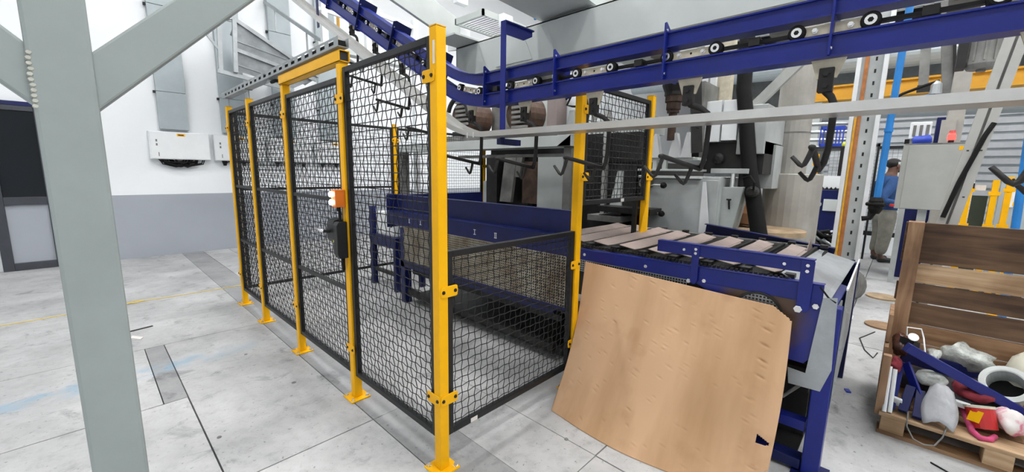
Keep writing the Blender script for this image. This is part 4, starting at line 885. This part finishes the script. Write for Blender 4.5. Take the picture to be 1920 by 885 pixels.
MB().lathe((5.1, -1.745, 1.785), (0, 0, 1), [(0, .022), (.03, .022)], 12).build('base', DARK, t); MB().lathe((5.1, -1.745, 1.815), (0, 0, 1), [(0, .030), (.05, .030), (.07, .02), (.075, 0)], 14).build('lens', REDL, t); MB().lathe((5.1, -1.745, 1.89), (0, 0, 1), [(0, .028), (.02, .02)], 12).build('cap', RED, t)
# silver slotted post leaning slightly
t = thing('slotted_arm', (3.2, -1.78, 0), 'pale silver slotted post with a black cable, right of the grey cabinet', 'post')
def arm(z): return -1.885 + (2.14 - z) * .128
m = MB()
for a in (0, .062): m.prism([(3.2, arm(0) + a - .012, 0), (3.2, arm(0) + a + .035, 0), (3.2, arm(3.2) + a + .035, 3.2), (3.2, arm(3.2) + a - .012, 3.2)], (.035, 0, 0))
m.build('rails', pm('dull_silver', (.50, .50, .475), .4, metal=.3, var=.06), t); MB().prism([(3.222, arm(0) + .03, 0), (3.222, arm(0) + .052, 0), (3.222, arm(3.2) + .052, 3.2), (3.222, arm(3.2) + .03, 3.2)], (.004, 0, 0)).build('web_plate', PRESSD, t)
MB().tube([(3.19, arm(1.15) + .075, 1.15), (3.185, arm(1.4) + .06, 1.4), (3.19, arm(1.72) + .02, 1.72), (3.2, arm(1.80) + .0, 1.80)], .014, 8).build('cable', RUB, t)
for z in (1.30, 1.62, 1.95):
    for a in (.012, .074): B(3.197, 3.2, arm(z) + a - .006, arm(z) + a + .006, z - .004, z + .004).build('slot', DARK, t)
B(3.12, 3.32, -1.72, -1.50, 0, .012).build('foot_plate', ALU, t)
# post and motor at the top right
t = thing('tan_post', (6, -1.75, 0), 'pale tan post behind the grey cabinet, left of the far yellow crane girder', 'post'); B(5.95, 6.15, -1.86, -1.72, 0, 4.2).build('post_body', MATS['tan_grey_paint'], t, bevel=.006); B(5.92, 5.95, -1.80, -1.68, 1.72, 2.1).build('side_box', MATS['tan_grey_paint'], t)
t = thing('hanging_motor', (4.5, -1.83, 2.36), 'grey ribbed motor hung high at the right edge', 'motor'); MB().lathe((4.5, -1.82, 2.36), (0, 0, 1), [(0, .03), (.02, .03), (.02, .09), (.06, .115), (.30, .115), (.34, .08), (.40, .07)], 18).build('casing', PRESSD, t)
for k in range(12):
    a = k * PI / 6; MB().beam((4.5 + .115 * math.cos(a), -1.82 + .115 * math.sin(a), 2.44), (4.5 + .115 * math.cos(a), -1.82 + .115 * math.sin(a), 2.65), .012, .02, up=(math.cos(a), math.sin(a), 0)).build('fin', PRESSD, t)
B(4.42, 4.6, -1.72, -1.66, 2.4, 2.7).build('terminal_box', DARK, t); B(4.45, 4.55, -1.98, -1.93, 2.56, 2.66).build('green_cap', GREEN, t); B(4.4, 4.62, -2.3, -1.5, 2.74, 2.80).build('mount_plate', PRESSD, t)
t = thing('dark_strut', (7, -1.45, 2.6), 'short dark steel strut hanging left of the tan post', 'strut'); MB().beam((7, -1.40, 3.72), (7, -1.48, 2.66), .10, .10, up=(1, 0, 0)).build('bar', PRESSD, t); B(6.9, 7.1, -1.55, -1.42, 2.60, 2.67).build('end_block', DARK, t)
t = thing('leaning_strut', (7, -1.6, 2.4), 'dark steel strut leaning against the tan post', 'strut'); MB().beam((7, -1.58, 3.72), (7, -1.76, 2.35), .13, .10, up=(1, 0, 0)).build('bar', PRESSD, t); MB().beam((6.94, -1.64, 3.72), (6.94, -1.80, 2.4), .03, .03, up=(1, 0, 0)).build('edge_bar', DARK, t)
# white/blue mechanism above the cabinet
t = thing('blue_actuator', (6.5, -1.52, 1.8), 'white and blue actuator above the grey cabinet', 'actuator'); B(6.45, 6.6, -1.62, -1.42, 1.93, 2.14).build('white_body', WHITE, t, bevel=.01)
for k in range(3): B(6.44, 6.45, -1.60 + k * .06, -1.57 + k * .06, 1.96, 2.10).build('rib', PRESSD, t)
MB().lathe((6.42, -1.54, 1.90), (0, -1, .1), [(-.08, .04), (-.06, .065), (.08, .065), (.1, .03)], 14).build('blue_cylinder', ROYAL, t, smooth=True); B(6.6, 6.8, -1.75, -1.66, 1.8, 2.2).build('blue_plate', BLUED, t); B(6.5, 6.6, -1.5, -1.44, 0, 1.94).build('stand', PRESS, t)
MB().tube([(6.5, -1.14, 2.42), (6.5, -1.3, 2.52), (6.5, -1.5, 2.60), (6.5, -1.62, 2.64)], .018, 8).build('air_hose', RUB, t); MB().tube([(6.5, -1.16, 2.40), (6.5, -1.35, 2.42), (6.5, -1.6, 2.48)], .022, 8).build('blue_hose', CYAN, t)
MB().lathe((6.5, -1.60, 2.48), (0, 0, 1), [(0, .06), (.12, .05), (.16, .02)], 14).build('valve', GALV, t)
# far white shutter wall with ribs, and yellow crane girder
SHUT = pm('pale_shutter', (.50, .52, .55), .5, var=.05)
t = struct(B(16.0, 16.15, -9.0, .6, 0, 3.3).build('wall_partition', DUCTG))
for k in range(15): B(15.94, 16.0, -8.9, .55, .12 + k * .215, .27 + k * .215).build('shutter_slat', SHUT, t)
t = thing('crane_girder', (12, -1.5, 3.4), 'orange yellow crane girder across the far hall', 'girder'); B(11.9, 12.1, -7.5, .55, 3.33, 3.58).build('girder_web', CRANE, t); B(11.8, 12.2, -7.5, .55, 3.27, 3.33).build('bottom_flange', CRANE, t); B(11.8, 12.2, -7.5, .55, 3.58, 3.62).build('top_flange', CRANE, t)
for y in (-1.9, -1.6): B(11.88, 11.9, y - .01, y + .01, 3.28, 3.6).build('web_rib', YEL2, t)
for y in (-7.3, .42): B(11.85, 12.15, y - .15, y + .15, 0, 3.27).build('girder_column', GREY, t)
for i, (x, y, z, r_, lb) in enumerate(((13, 0, 4.15, .22, 'round grey air duct under the far roof, upper one'), (13.5, 0, 2.95, .16, 'round grey air duct below the yellow crane girder'))):
    o = MB().cyl((x, -9, z), (x, 6, z + .3), r_, 18).build('air_duct', DUCTG); tag(o, lb, 'duct')
t = thing('far_gantry', (7, -1, 4.2), 'grey lattice gantry high in the far hall', 'truss'); m = MB(); m.box(6.95, 7.05, -8, 5, 3.72, 3.82); m.box(6.95, 7.05, -8, 5, 4.35, 4.45); m.build('chords', GREY, t); 
for k in range(13): MB().beam((7, -8 + k, 3.78), (7, -7.5 + k, 4.4), .05, .05).build('lattice_bar', GREY, t)
for y in (-7.8, 4.8): B(6.9, 7.1, y - .1, y + .1, 0, 3.72).build('gantry_leg', GREY, t)
o = MB().cyl((9, -.93, 0), (9, -.93, 5), .07, 12).build('far_pipe', GALV); tag(o, 'thin galvanised pipe standing right of the white frame', 'pipe')
# low storage: steel rack with blue crate, yellow cap
t = thing('steel_rack', (7.9, -.2, 0), 'grey steel rack of stacked tubes behind the grey drum', 'rack')
for y in (.10, -.75): B(7.6, 7.7, y - .04, y + .04, 0, 2.5).build('upright', GALV, t)
for k in range(5): MB().cyl((7.65, .2, 1.92 + k * .13), (7.65, -.85, 1.90 + k * .13), .03, 8).build('tube', GALV, t)
B(6.85, 7.6, -.76, -.28, 1.85, 1.88).build('shelf', DARK, t); B(6.86, 6.90, -.74, -.70, 0, 1.85).build('shelf_leg', DARK, t)
t = thing('blue_crate', (7.05, -.56, 1.88), 'blue slotted plastic crate on the rack shelf left of the white frame', 'crate')
bx = MB(); bx.box(6.92, 7.22, -.71, -.42, 1.88, 1.90)
for z0, z1 in ((1.88, 1.93), (2.15, 2.19)): bx.box(6.92, 6.94, -.71, -.42, z0, z1); bx.box(7.20, 7.22, -.71, -.42, z0, z1); bx.box(6.92, 7.22, -.71, -.69, z0, z1); bx.box(6.92, 7.22, -.44, -.42, z0, z1)
bx.build('crate_shell', ROYAL, t)
for k in range(8): y = -.70 + k * .04; B(6.925, 6.938, y - .008, y + .008, 1.92, 2.16).build('slat', ROYAL, t)
o = MB().lathe((6.95, -.735, 1.88), (0, 0, 1), [(0, .045), (.03, .05), (.06, .04), (.075, 0)], 12).build('yellow_dome', LIME, smooth=True); tag(o, 'small yellow cap beside the blue crate', 'knob')
# far safety fence with white mesh fields
fr = thing('white_barrier', (8.4, -.7, 0), 'white mesh field of the far fence between grey drum and white frame', 'fence panel', 'far white mesh fields')
B(8.38, 8.40, -1.05, -.42, 1.02, 1.95).build('white_sheet', WHITE, fr)
def grid(mb, x, y0, y1, z0, z1, p, r_):
    n = round((y1 - y0) / p); k = round((z1 - z0) / p)
    for i in range(n + 1): y = y0 + (y1 - y0) * i / n; mb.box(x - r_, x + r_, y - r_, y + r_, z0, z1)
    for j in range(k + 1): z = z0 + (z1 - z0) * j / k; mb.box(x - r_, x + r_, y0, y1, z - r_, z + r_)
    return mb
grid(MB(), 8.36, -1.05, -.42, 1.02, 1.95, .06, .003).build('wire_grid', GALV, fr, kind='stuff'); B(8.33, 8.37, -1.08, -1.05, 0, 2.0).build('stile', BLK, fr); B(8.33, 8.37, -1.08, -.40, 1.95, 1.99).build('top_rail', BLK, fr)
fr = thing('white_barrier', (9.2, -1.2, 0), 'white mesh field of the far fence just behind the person', 'fence panel', 'far white mesh fields')
B(9.22, 9.24, -2.3, -.95, .42, 1.95).build('white_sheet', WHITE, fr); grid(MB(), 9.2, -2.3, -.95, .42, 1.95, .07, .003).build('wire_grid', GALV, fr, kind='stuff')
B(9.15, 9.2, -2.3, -.95, 1.26, 1.36).build('black_rail', BLK, fr); B(9.15, 9.2, -2.3, -.95, .34, .42).build('black_rail', BLK, fr); B(9.17, 9.22, -2.3, -.95, 1.95, 2.0).build('top_rail', BLK, fr); B(9.15, 9.25, -2.3, -.95, 0.0, .34).build('kick_board', WHITE, fr)
for i, (x, y, z1, lb) in enumerate(((6.6, -.46, 1.76, 'yellow post beside the blue machine, left of the white frame'), (6.0, -2.00, 1.45, 'far yellow post right of the grey cabinet, beside the dark green panel'), (6.0, -2.195, 1.42, 'far yellow post right of the dark green panel'),
                                    (6.2, -2.32, 1.46, 'thin far yellow post, second from the right edge'), (5.5, -2.32, 1.33, 'far yellow post nearest the right edge'))):
    t = thing('far_post', (x, y, 0), lb, 'fence post', 'far yellow fence posts'); B(x - .025, x + .025, y - .025, y + .025, .01, z1).build('post_tube', YEL, t); B(x - .06, x + .06, y - .06, y + .06, 0, .01).build('base_plate', YEL, t)
    for z in (.9, z1 - .15): B(x - .03, x - .025, y - .045, y + .045, z - .02, z + .02).build('clamp', YEL, t)
t = thing('blue_press', (6.6, -.75, 0), 'dark blue machine with a grey plate, left of the white frame', 'machine'); B(6.5, 7.3, -.98, -.50, .0, 1.24).build('body', BLUED, t, bevel=.01); B(6.47, 6.5, -.80, -.62, .93, 1.10).build('grey_plate', GREY, t, bevel=.003); MB().cyl((6.5, -.56, 1.02), (6.47, -.56, 1.02), .04, 12).build('grey_disc', GREY, t)
for k in range(5): MB().prism([(6.5, -.56 - k * .05, 1.24), (6.5, -.61 - k * .05, 1.24), (6.5, -.585 - k * .05, 1.28)], (.03, 0, 0)).build('tooth', DARK, t)
B(6.55, 6.6, -.86, -.54, 1.26, 1.44).build('white_guard', WHITE, t)
random.seed(9); t = thing('hose_heap', (5.2, -.85, 0), 'tangled heap of grey hoses on a dark table behind the guide channel', 'hoses')
for k in range(11):
    a = random.random() * 6; y = -.85 + random.uniform(-.10, .10); P = []
    for q in range(9): P.append((5.15 + .12 * math.cos(a + q * .6) + random.uniform(-.03, .03), y + .15 * math.sin(a + q * .55), .62 + .17 * abs(math.sin(q * .4 + a)) * random.uniform(.7, 1.1)))
    MB().tube(P, .020, 6).build('hose', RUB if k % 3 else GALV, t, smooth=True)
B(4.95, 5.4, -1.12, -.6, .52, .60).build('table', DARK, t); B(5.1, 5.25, -.95, -.8, 0, .52).build('table_leg', DARK, t)
t = thing('cable_coil', (5.0, -1.16, 0), 'coil of grey cable standing on the floor by the white frame', 'cable coil')
for k in range(6): MB().tube([(5.0 + .02 * k, -1.14 + (.07 + .012 * k) * math.cos(a * PI / 8), .17 + (.15 + .005 * k) * math.sin(a * PI / 8)) for a in range(16)], .012, 6, closed=True).build('loop', PRESSD, t, smooth=True)
t = thing('green_screen', (6.1, -2.1, 0), 'dark green upright panel between far yellow posts', 'screen'); B(6.05, 6.10, -2.16, -2.04, .1, 1.24).build('panel', pm('dark_green_sheet', (.03, .05, .035), .5), t); B(6.0, 6.15, -2.16, -2.04, 0, .1).build('foot', DARK, t); B(6.03, 6.05, -2.13, -2.05, 1.3, 1.36).build('tag_card', PAPER, t)
t = thing('pale_screen', (6.6, -2.4, 0), 'pale grey blue upright panel near the right edge', 'screen'); B(6.6, 6.65, -2.62, -2.30, .1, 1.50).build('panel', DUCTG, t); B(6.5, 6.75, -2.62, -2.3, 0, .1).build('foot', DARK, t); B(6.58, 6.6, -2.42, -2.36, 1.1, 1.3).build('window', WHITE, t)
o = MB().cyl((5.0, -2.30, 0), (5.0, -2.19, 2.9), .03, 12).build('blue_pipe', CYAN); tag(o, 'bright blue pipe at the right edge', 'pipe')
t = thing('dark_blue_bench', (7.2, -1.75, 0), 'dark blue bench with pale sloping tubes under the grey cabinet', 'bench'); B(7.0, 7.5, -1.9, -1.45, .0, 1.05).build('bench_body', BLUED, t, bevel=.01)
for k in range(3): MB().beam((6.9, -1.60 - k * .10, .5), (6.9, -1.72 - k * .10, 1.12), .04, .06, up=(1, 0, 0)).build('sloping_tube', ALU, t)
# ---------------------------------------------------------------- the person in the background
def skin(name, mat, parent, verts, edges, root=0, sub=2):
    me = bpy.data.meshes.new(name); o0 = LOC[parent]; me.from_pydata([tuple(Vector(v[:3])) for v in verts], edges, []); me.materials.append(mat)
    o = bpy.data.objects.new(name, me); COL.objects.link(o); LOC[o] = o0; o.parent = parent
    md = o.modifiers.new('skin', 'SKIN'); md.use_smooth_shade = True; md.use_x_symmetry = False
    lay = me.skin_vertices[0].data if me.skin_vertices else None
    if lay is None: return o
    for i, v in enumerate(verts): r_ = v[3] if isinstance(v[3], tuple) else (v[3], v[3]); lay[i].radius = r_; lay[i].use_root = (i == root)
    s = o.modifiers.new('round', 'SUBSURF'); s.levels = sub; s.render_levels = sub
    return o
px, py = 8.33, -1.27
man = thing('person', (px, py, 0), 'person in blue work shirt and khaki trousers, arms bent, looking up to the right', 'person')
# local axes: +x = facing direction, +y = left of the body
fa = math.atan2(-.72, .69) - .30
man.rotation_euler = (0, 0, fa)
BODY = [(0, 0, .94, .13), (0.01, 0, 1.10, .115), (.0, 0, 1.30, .135), (-.01, 0, 1.42, .10), (.0, 0, 1.49, .055), (.035, 0, 1.58, .085), (.05, 0, 1.66, .082),       # 0-6 pelvis..head
        (-.01, .17, 1.41, .062), (-.16, .25, 1.07, .046), (.10, .24, 1.00, .036), (.17, .20, 1.01, .030),        # left arm 7-10
        (-.01, -.17, 1.41, .062), (-.19, -.25, 1.06, .046), (.10, -.24, 1.00, .036), (.17, -.20, 1.01, .030),    # right arm 11-14
        (.0, .09, .86, .095), (.02, .11, .48, .062), (-.02, .12, .09, .045), (.10, .14, .045, .038), (.18, .15, .035, .03),
        (.0, -.09, .86, .095), (.0, -.12, .48, .062), (-.05, -.14, .09, .045), (.07, -.17, .045, .038), (.15, -.19, .035, .03)]
BE = [(0, 1), (1, 2), (2, 3), (3, 4), (4, 5), (5, 6), (3, 7), (7, 8), (8, 9), (9, 10), (3, 11), (11, 12), (12, 13), (13, 14), (0, 15), (15, 16), (16, 17), (17, 18), (18, 19), (0, 20), (20, 21), (21, 22), (22, 23), (23, 24)]
LOCK = {}
skin('body', SKIN, man, BODY, BE)
SH = [(0, 0, .86, (.185, .165)), (0.01, 0, 1.08, (.18, .16)), (.0, 0, 1.28, (.185, .16)), (-.01, 0, 1.40, (.13, .11)), (.0, 0, 1.47, .075),
      (-.01, .175, 1.385, .088), (-.16, .25, 1.07, .068), (.06, .245, 1.00, .052), (-.01, -.175, 1.385, .088), (-.19, -.25, 1.06, .068), (.06, -.245, 1.00, .052)]
skin('shirt', SHIRT, man, SH, [(0, 1), (1, 2), (2, 3), (3, 4), (3, 5), (5, 6), (6, 7), (3, 8), (8, 9), (9, 10)], root=1)
TR = [(0, 0, .90, (.16, .145)), (.0, .105, .78, .128), (.03, .13, .46, .100), (-.005, .14, .12, .082), (.0, -.105, .78, .128), (-.02, -.14, .46, .100), (-.055, -.15, .12, .082), (0, 0, .97, (.15, .13))]
skin('trousers', PANTS, man, TR, [(0, 1), (1, 2), (2, 3), (0, 4), (4, 5), (5, 6), (0, 7)])
for s_, (hx_, hy_, tx, ty) in enumerate(((-.05, .115, .20, .155), (-.085, -.135, .17, -.195))):
    skin('shoe', SHOE, man, [(hx_, hy_, .05, (.048, .05)), ((hx_ + tx) / 2, (hy_ + ty) / 2, .052, (.05, .048)), (tx, ty, .042, (.042, .036))], [(0, 1), (1, 2)])
def ell(c, r_, n=14, k=10):
    m = MB(); P = []
    for j in range(k + 1):
        t_ = PI * j / k; P += [(c[0] + r_[0] * math.sin(t_) * math.cos(2 * PI * i / n), c[1] + r_[1] * math.sin(t_) * math.sin(2 * PI * i / n), c[2] + r_[2] * math.cos(t_)) for i in range(n)]
    m.add(P, [(j * n + i, (j + 1) * n + i, (j + 1) * n + (i + 1) % n, j * n + (i + 1) % n) for j in range(k) for i in range(n)]); return m
def local(mb): mb.v = [tuple(Vector(v) + LOC[man]) for v in mb.v]; return mb
h = ell((.012, 0, 1.665), (.105, .092, .085)); h.f = [f for f in h.f if not (sum(h.v[i][0] for i in f) / 4 > .055 and sum(h.v[i][2] for i in f) / 4 < 1.70)]; h.mi = [0] * len(h.f)
local(h).build('hair', HAIR, man, smooth=True)
m = ell((.135, 0, 1.60), (.026, .017, .026)); m2 = ell((.125, 0, 1.575), (.012, .026, .008)); local(m).build('nose', SKIN, man, smooth=True); local(m2).build('mouth', pm('lip_brown', (.11, .04, .035), .5), man, smooth=True)
for s_ in (-1, 1):
    local(ell((.045, s_ * .088, 1.615), (.022, .012, .034))).build('ear', SKIN, man, smooth=True)
    local(ell((.118, s_ * .034, 1.63), (.010, .016, .010))).build('eye', WHITE, man, smooth=True)
    y0 = s_ * .20; zz = 1.01
    for k in range(4): local(MB().tube([(.175, y0 + (k - 1.5) * .019, zz), (.225 + .006 * (k in (1, 2)), y0 + (k - 1.5) * .020, zz - .004), (.245 + .008 * (k in (1, 2)), y0 + (k - 1.5) * .019, zz - .03)], [.010, .009, .008], 6)).build('finger', SKIN, man, smooth=True)
    local(MB().tube([(.165, y0 - s_ * .028, zz), (.19, y0 - s_ * .05, zz + .012), (.215, y0 - s_ * .052, zz + .010)], [.012, .010, .008], 6)).build('thumb', SKIN, man, smooth=True)
local(ell((.085, 0, 1.555), (.045, .060, .040))).build('beard', HAIR, man, smooth=True)
o = MB().lathe((8.0, -1.55, 0), (0, 0, 1), [(0, .10), (.03, .105), (.06, .07)], 10).build('black_foot_pedal', SHOE); tag(o, 'dark shoe shaped foot pedal on the floor behind the crate edge', 'pedal')

# ---------------------------------------------------------------- wooden crate with scrap, at the lower right
cr = thing('wooden_crate', (2.25, -2.1, 0), 'open fronted wooden pallet crate full of scrap, at the lower right', 'crate')
yl, yr = -1.505, -2.95
zz = (.125, .345, .485, .628, .760, .884, 1.146); mats = (PLM, PLL, PLD, PLM, PLD, PLL, PLD)
zs = [(.13, .355, PLM), (.36, .482, PLM), (.488, .622, PLD), (.63, .752, PLD), (.758, .880, PLL), (.888, 1.146, PLD)]
for i, (z0, z1, mm) in enumerate(zs): B(2.60 + .003 * (i % 2), 2.622 + .003 * (i % 2), yr, yl + .01 * (i % 2), z0, z1).build('plank', mm, cr, bevel=.003)
B(2.565, 2.60, yl - .075, yl, .10, 1.15).build('corner_post', PLV, cr, bevel=.003); B(2.625, 2.66, yl - .075, yl, .02, 1.15).build('corner_post', PLV, cr, bevel=.003); B(2.625, 2.66, yr, yr + .08, .02, 1.15).build('corner_post', PLV, cr, bevel=.003)
for k, (x0, x1) in enumerate(((1.90, 2.04), (2.05, 2.20), (2.21, 2.36), (2.37, 2.60))): B(x0, x1, yr, yl, .105, .125).build('deck_board', PLL if k % 2 == 0 else PLM, cr, bevel=.002)
for (z0, z1, x1, mm) in ((.125, .27, 2.56, PLV), (.275, .42, 2.56, PLV), (.425, .60, 2.56, PLV)): B(2.08 + (z0 - .1) * .55, x1, yl, yl + .02, z0, z1).build('side_board', mm, cr, bevel=.002)
B(1.92, 1.96, yl - .015, yl + .02, .10, .45).build('side_batten', PLV, cr, bevel=.002)
for y in (yl - .01, -1.90, -2.4, -2.9):
    for x in (1.90, 2.22, 2.50): B(x, x + .10, y - .10, y, .022, .105).build('pallet_block', PLL, cr, bevel=.004)
for x in (1.90, 2.22, 2.50): B(x, x + .10, yr, yl, 0, .022).build('skid_board', PLM, cr, bevel=.002)
# contents
def put(o, lb, cat, group=None): return tag(o, lb, cat, group)
put(MB().beam((2.10, -1.575, .47), (2.28, -2.12, .17), .045, .05).build('blue_bar', BLUE, bevel=.003), 'long blue steel bar lying diagonally across the scrap in the crate', 'bar')
put(MB().beam((2.30, -1.57, .36), (2.50, -1.92, .26), .012, .09).build('blue_plate', BLUED, bevel=.002), 'blue steel plate under the long blue bar', 'plate')
put(MB().beam((2.14, -1.56, .36), (1.96, -1.545, .135), .045, .006).build('blue_bracket', BLUE, bevel=.002), 'blue flat bracket standing upright behind the white tubes', 'bracket')
put(MB().beam((2.12, -1.585, .37), (2.02, -1.665, .20), .012, .05).build('blue_bracket', BLUE, bevel=.002), 'blue angle bracket leaning left of the grey pouch', 'bracket')
put(MB().beam((1.95, -1.60, .145), (2.05, -1.62, .26), .040, .035).build('blue_bracket', BLUED, bevel=.002), 'dark blue clamp piece at the front edge of the crate, nearer the left', 'bracket')
put(MB().beam((1.93, -1.655, .14), (2.05, -1.66, .25), .038, .032).build('blue_bracket', BLUED, bevel=.002), 'dark blue clamp piece at the front edge of the crate, beside the grey pouch', 'bracket')
put(MB().cyl((1.91, -1.525, .13), (2.02, -1.522, .36), .010, 10).build('white_tube', WHITE), 'white plastic tube leaning in the crate corner, left one', 'tube')
put(MB().cyl((1.92, -1.548, .13), (2.02, -1.544, .35), .010, 10).build('white_tube', WHITE), 'white plastic tube leaning in the crate corner, right one', 'tube')
def blob(c, r_, seed, am=.35, n=18, k=12):
    m = ell(c, r_, n, k); C_ = Vector(c); m.v = [tuple(C_ + (Vector(v) - C_) * (1 + am * noise.noise(Vector(v) * 14 + Vector((seed, 0, 0))) + am * .5 * noise.noise(Vector(v) * 40 + Vector((0, seed, 0))))) for v in m.v]
    m.v = [(x, y, max(z, .1265)) for x, y, z in m.v]; return m
m = MB(); P = []
for j in range(11):
    for i in range(9):
        u, v = i / 8, j / 10; w = .055 * (1 + .25 * math.sin(v * 4)); P.append((1.905 + v * .15 + .012 * noise.noise((u * 3, v * 3, 1)), -1.735 + (u - .5) * 2 * w, .135 + v * .155 + .03 * math.sin(PI * u) + .012 * noise.noise((u * 5, v * 5, 7))))
m.add(P, [(j * 9 + i, j * 9 + i + 1, (j + 1) * 9 + i + 1, (j + 1) * 9 + i) for j in range(10) for i in range(8)])
put(m.build('grey_pouch', POUCH, smooth=True, solid=.006), 'grey plastic film pouch lying at the front of the crate', 'pouch')
put(blob((2.15, -1.70, .31), (.07, .06, .035), 3, .5).build('crumpled_film', FILM, smooth=True), 'crumpled pale film above the grey pouch', 'plastic film')
put(blob((2.30, -1.70, .40), (.09, .03, .03), 9, .6).build('crumpled_film', FILM, smooth=True), 'crumpled clear film strip behind the long blue bar', 'plastic film')
put(blob((2.50, -1.84, .36), (.08, .11, .07), 13, .5).build('clear_bag', FILM, smooth=True), 'clear crumpled plastic bag at the back of the crate', 'bag')
t = thing('round_flange', (2.40, -2.02, .15), 'grey pipe piece with a wide round rim and dark opening, lying in the crate', 'pipe')
ax = Vector((-.75, .20, .62)).normalized(); p = Vector((2.30, -1.985, .325))
MB().lathe(p - ax * .16, ax, [(0, .072), (.15, .074), (.15, .100), (.168, .100), (.168, .078), (.165, .072), (.02, .07), (.018, 0)], 28).build('pipe_body', pm('flange_grey', (.50, .53, .52), .4, var=.1), t)
MB().lathe(p - ax * .13, ax, [(0, .0695), (.001, .0695)], 24).build('inner_shade_disc', RUB, t)  # black disc painting the shade inside the hollow pipe
t = thing('ivory_jug', (2.52, -2.07, .3), 'ivory plastic jug standing behind the round pipe rim', 'jug')
MB().lathe((2.50, -2.06, .24), (.05, -.25, 1), [(0, .075), (.02, .085), (.17, .085), (.22, .055), (.225, .04), (.25, .04)], 20).build('jug_body', IVORY, t, smooth=True); MB().lathe((2.5125, -2.1225, .49), (.05, -.25, 1), [(0, .035), (.001, .035)], 16).build('mouth_hole', WOODD, t)
t = thing('red_can', (2.06, -1.90, .14), 'red and white paper can lying between pouch and pink bag', 'can'); a_ = Vector((.35, .25, .9)).normalized(); MB().lathe((2.03, -1.905, .15), a_, [(0, .05), (.10, .055)], 20).build('can_body', RED, t); MB().lathe(Vector((2.03, -1.905, .15)) + a_ * .10, a_, [(0, .058), (.012, .058), (.012, .048), (.004, .045)], 20).build('rim', IVORY, t); MB().obox(Vector((2.03, -1.905, .15)) + a_ * .05 + Vector((-.045, .030, .02)), Vector((.012, .02, -.002)), Vector((.010, -.006, .028)), Vector((-.001, -.001, .0005))).build('label_patch', YEL, t)
put(MB().obox((2.10, -1.82, .22), (.008, .028, 0), (-.03, .008, .006), (0, 0, .014)).build('white_block', WHITE, bevel=.003), 'small white plastic block right of the grey pouch', 'block')
put(MB().obox((1.98, -1.575, .18), (.008, .018, 0), (-.01, .002, .025), (.006, 0, .004)).build('white_block', WHITE, bevel=.003), 'small white plastic block near the white tubes', 'block')
put(blob((2.10, -1.99, .20), (.10, .055, .06), 21, .4).build('paper_bag', pm('white_pink_paper', (.80, .76, .74), .7, var=.1, scale=14, col2=(.72, .18, .32), lo=.36, hi=.50), smooth=True), 'white crumpled paper bag with pink stains at the right edge', 'bag')
put(MB().tube([(2.12, -1.83, .20), (2.05, -1.845, .17), (1.98, -1.86, .14), (1.93, -1.885, .134), (1.95, -1.92, .135), (2.0, -1.94, .14)], [.018, .016, .015, .014, .014, .012], 6).build('pink_ribbon', PINK, smooth=True), 'bright pink plastic ribbon hanging at the front edge of the crate', 'ribbon')
put(blob((2.25, -1.86, .25), (.09, .07, .05), 33, .5).build('red_rag', REDC, smooth=True), 'dark red rag below the long blue bar', 'rag')
put(blob((2.12, -1.545, .35), (.06, .030, .045), 37, .5).build('red_rag', REDC, smooth=True), 'crimson rag behind the white tubes', 'rag')
put(blob((2.30, -1.56, .41), (.10, .045, .06), 41, .35).build('brown_bag', pm('brown_gloss', (.10, .04, .03), .25, var=.3), smooth=True), 'glossy brown bag in the back left corner of the crate', 'bag')
put(blob((2.35, -1.78, .20), (.20, .22, .07), 45, .4).build('dark_rags', pm('dark_rag', (.045, .04, .05), .9, var=.4, scale=20), smooth=True), 'dark rags filling the bottom of the crate', 'rags')
t = thing('clip_lamp', (2.22, -1.61, .45), 'small round white mirror in a wire frame on top of the scrap', 'mirror'); MB().lathe((2.20, -1.60, .505), (-.75, -.1, .65), [(0, .024), (.006, .024)], 18).build('disc', WHITE, t)
MB().tube([(2.26, -1.575, .49), (2.27, -1.57, .54), (2.27, -1.63, .545), (2.25, -1.645, .50), (2.18, -1.66, .42)], .004, 6).build('wire_frame', ALU, t)
MB().obox((2.23, -1.59, .46), (.02, .03, 0), (-.02, .014, .01), (0, 0, .02)).build('holder', DARK, t)
put(MB().tube([(2.0, -1.60, .20), (1.93, -1.62, .15), (1.88, -1.62, .10), (1.85, -1.65, .055), (1.84, -1.69, .045), (1.85, -1.73, .055), (1.88, -1.755, .10), (1.91, -1.765, .15)], .004, 6).build('wire_hoop', PRESSD, smooth=True), 'thin grey wire hoop hanging over the front edge of the crate', 'wire')
put(MB().tube([(1.76, -1.72, .004), (1.72, -1.78, .004), (1.71, -1.86, .004), (1.74, -1.93, .004)], .004, 6).build('floor_wire', DARK, smooth=True), 'dark wire lying on the floor in front of the crate', 'wire')
put(MB().tube([(3.9, -1.42, .004), (3.6, -1.33, .004), (3.3, -1.38, .004), (3.15, -1.44, .004), (3.3, -1.46, .004)], .005, 6).build('floor_wire', DARK, smooth=True), 'thin dark wire curled on the floor left of the crate', 'wire')
put(MB().lathe((5.45, -1.43, 0), (0, 0, 1), [(0, .16), (.018, .16)], 20).build('round_board', WOODL), 'pale round board lying on the floor behind the crate', 'board')
put(MB().lathe((4.15, -1.46, 0), (0, 0, 1), [(0, .13), (.016, .13)], 20).build('round_board', WOODM), 'brown round board lying on the floor left of the crate post', 'board')
put(MB().obox((2.35, -1.345, .005), (.02, .008, 0), (-.005, .012, 0), (0, 0, .005)).build('blue_scrap', ROYAL), 'small blue scrap on the floor between the conveyor and the crate', 'scrap')
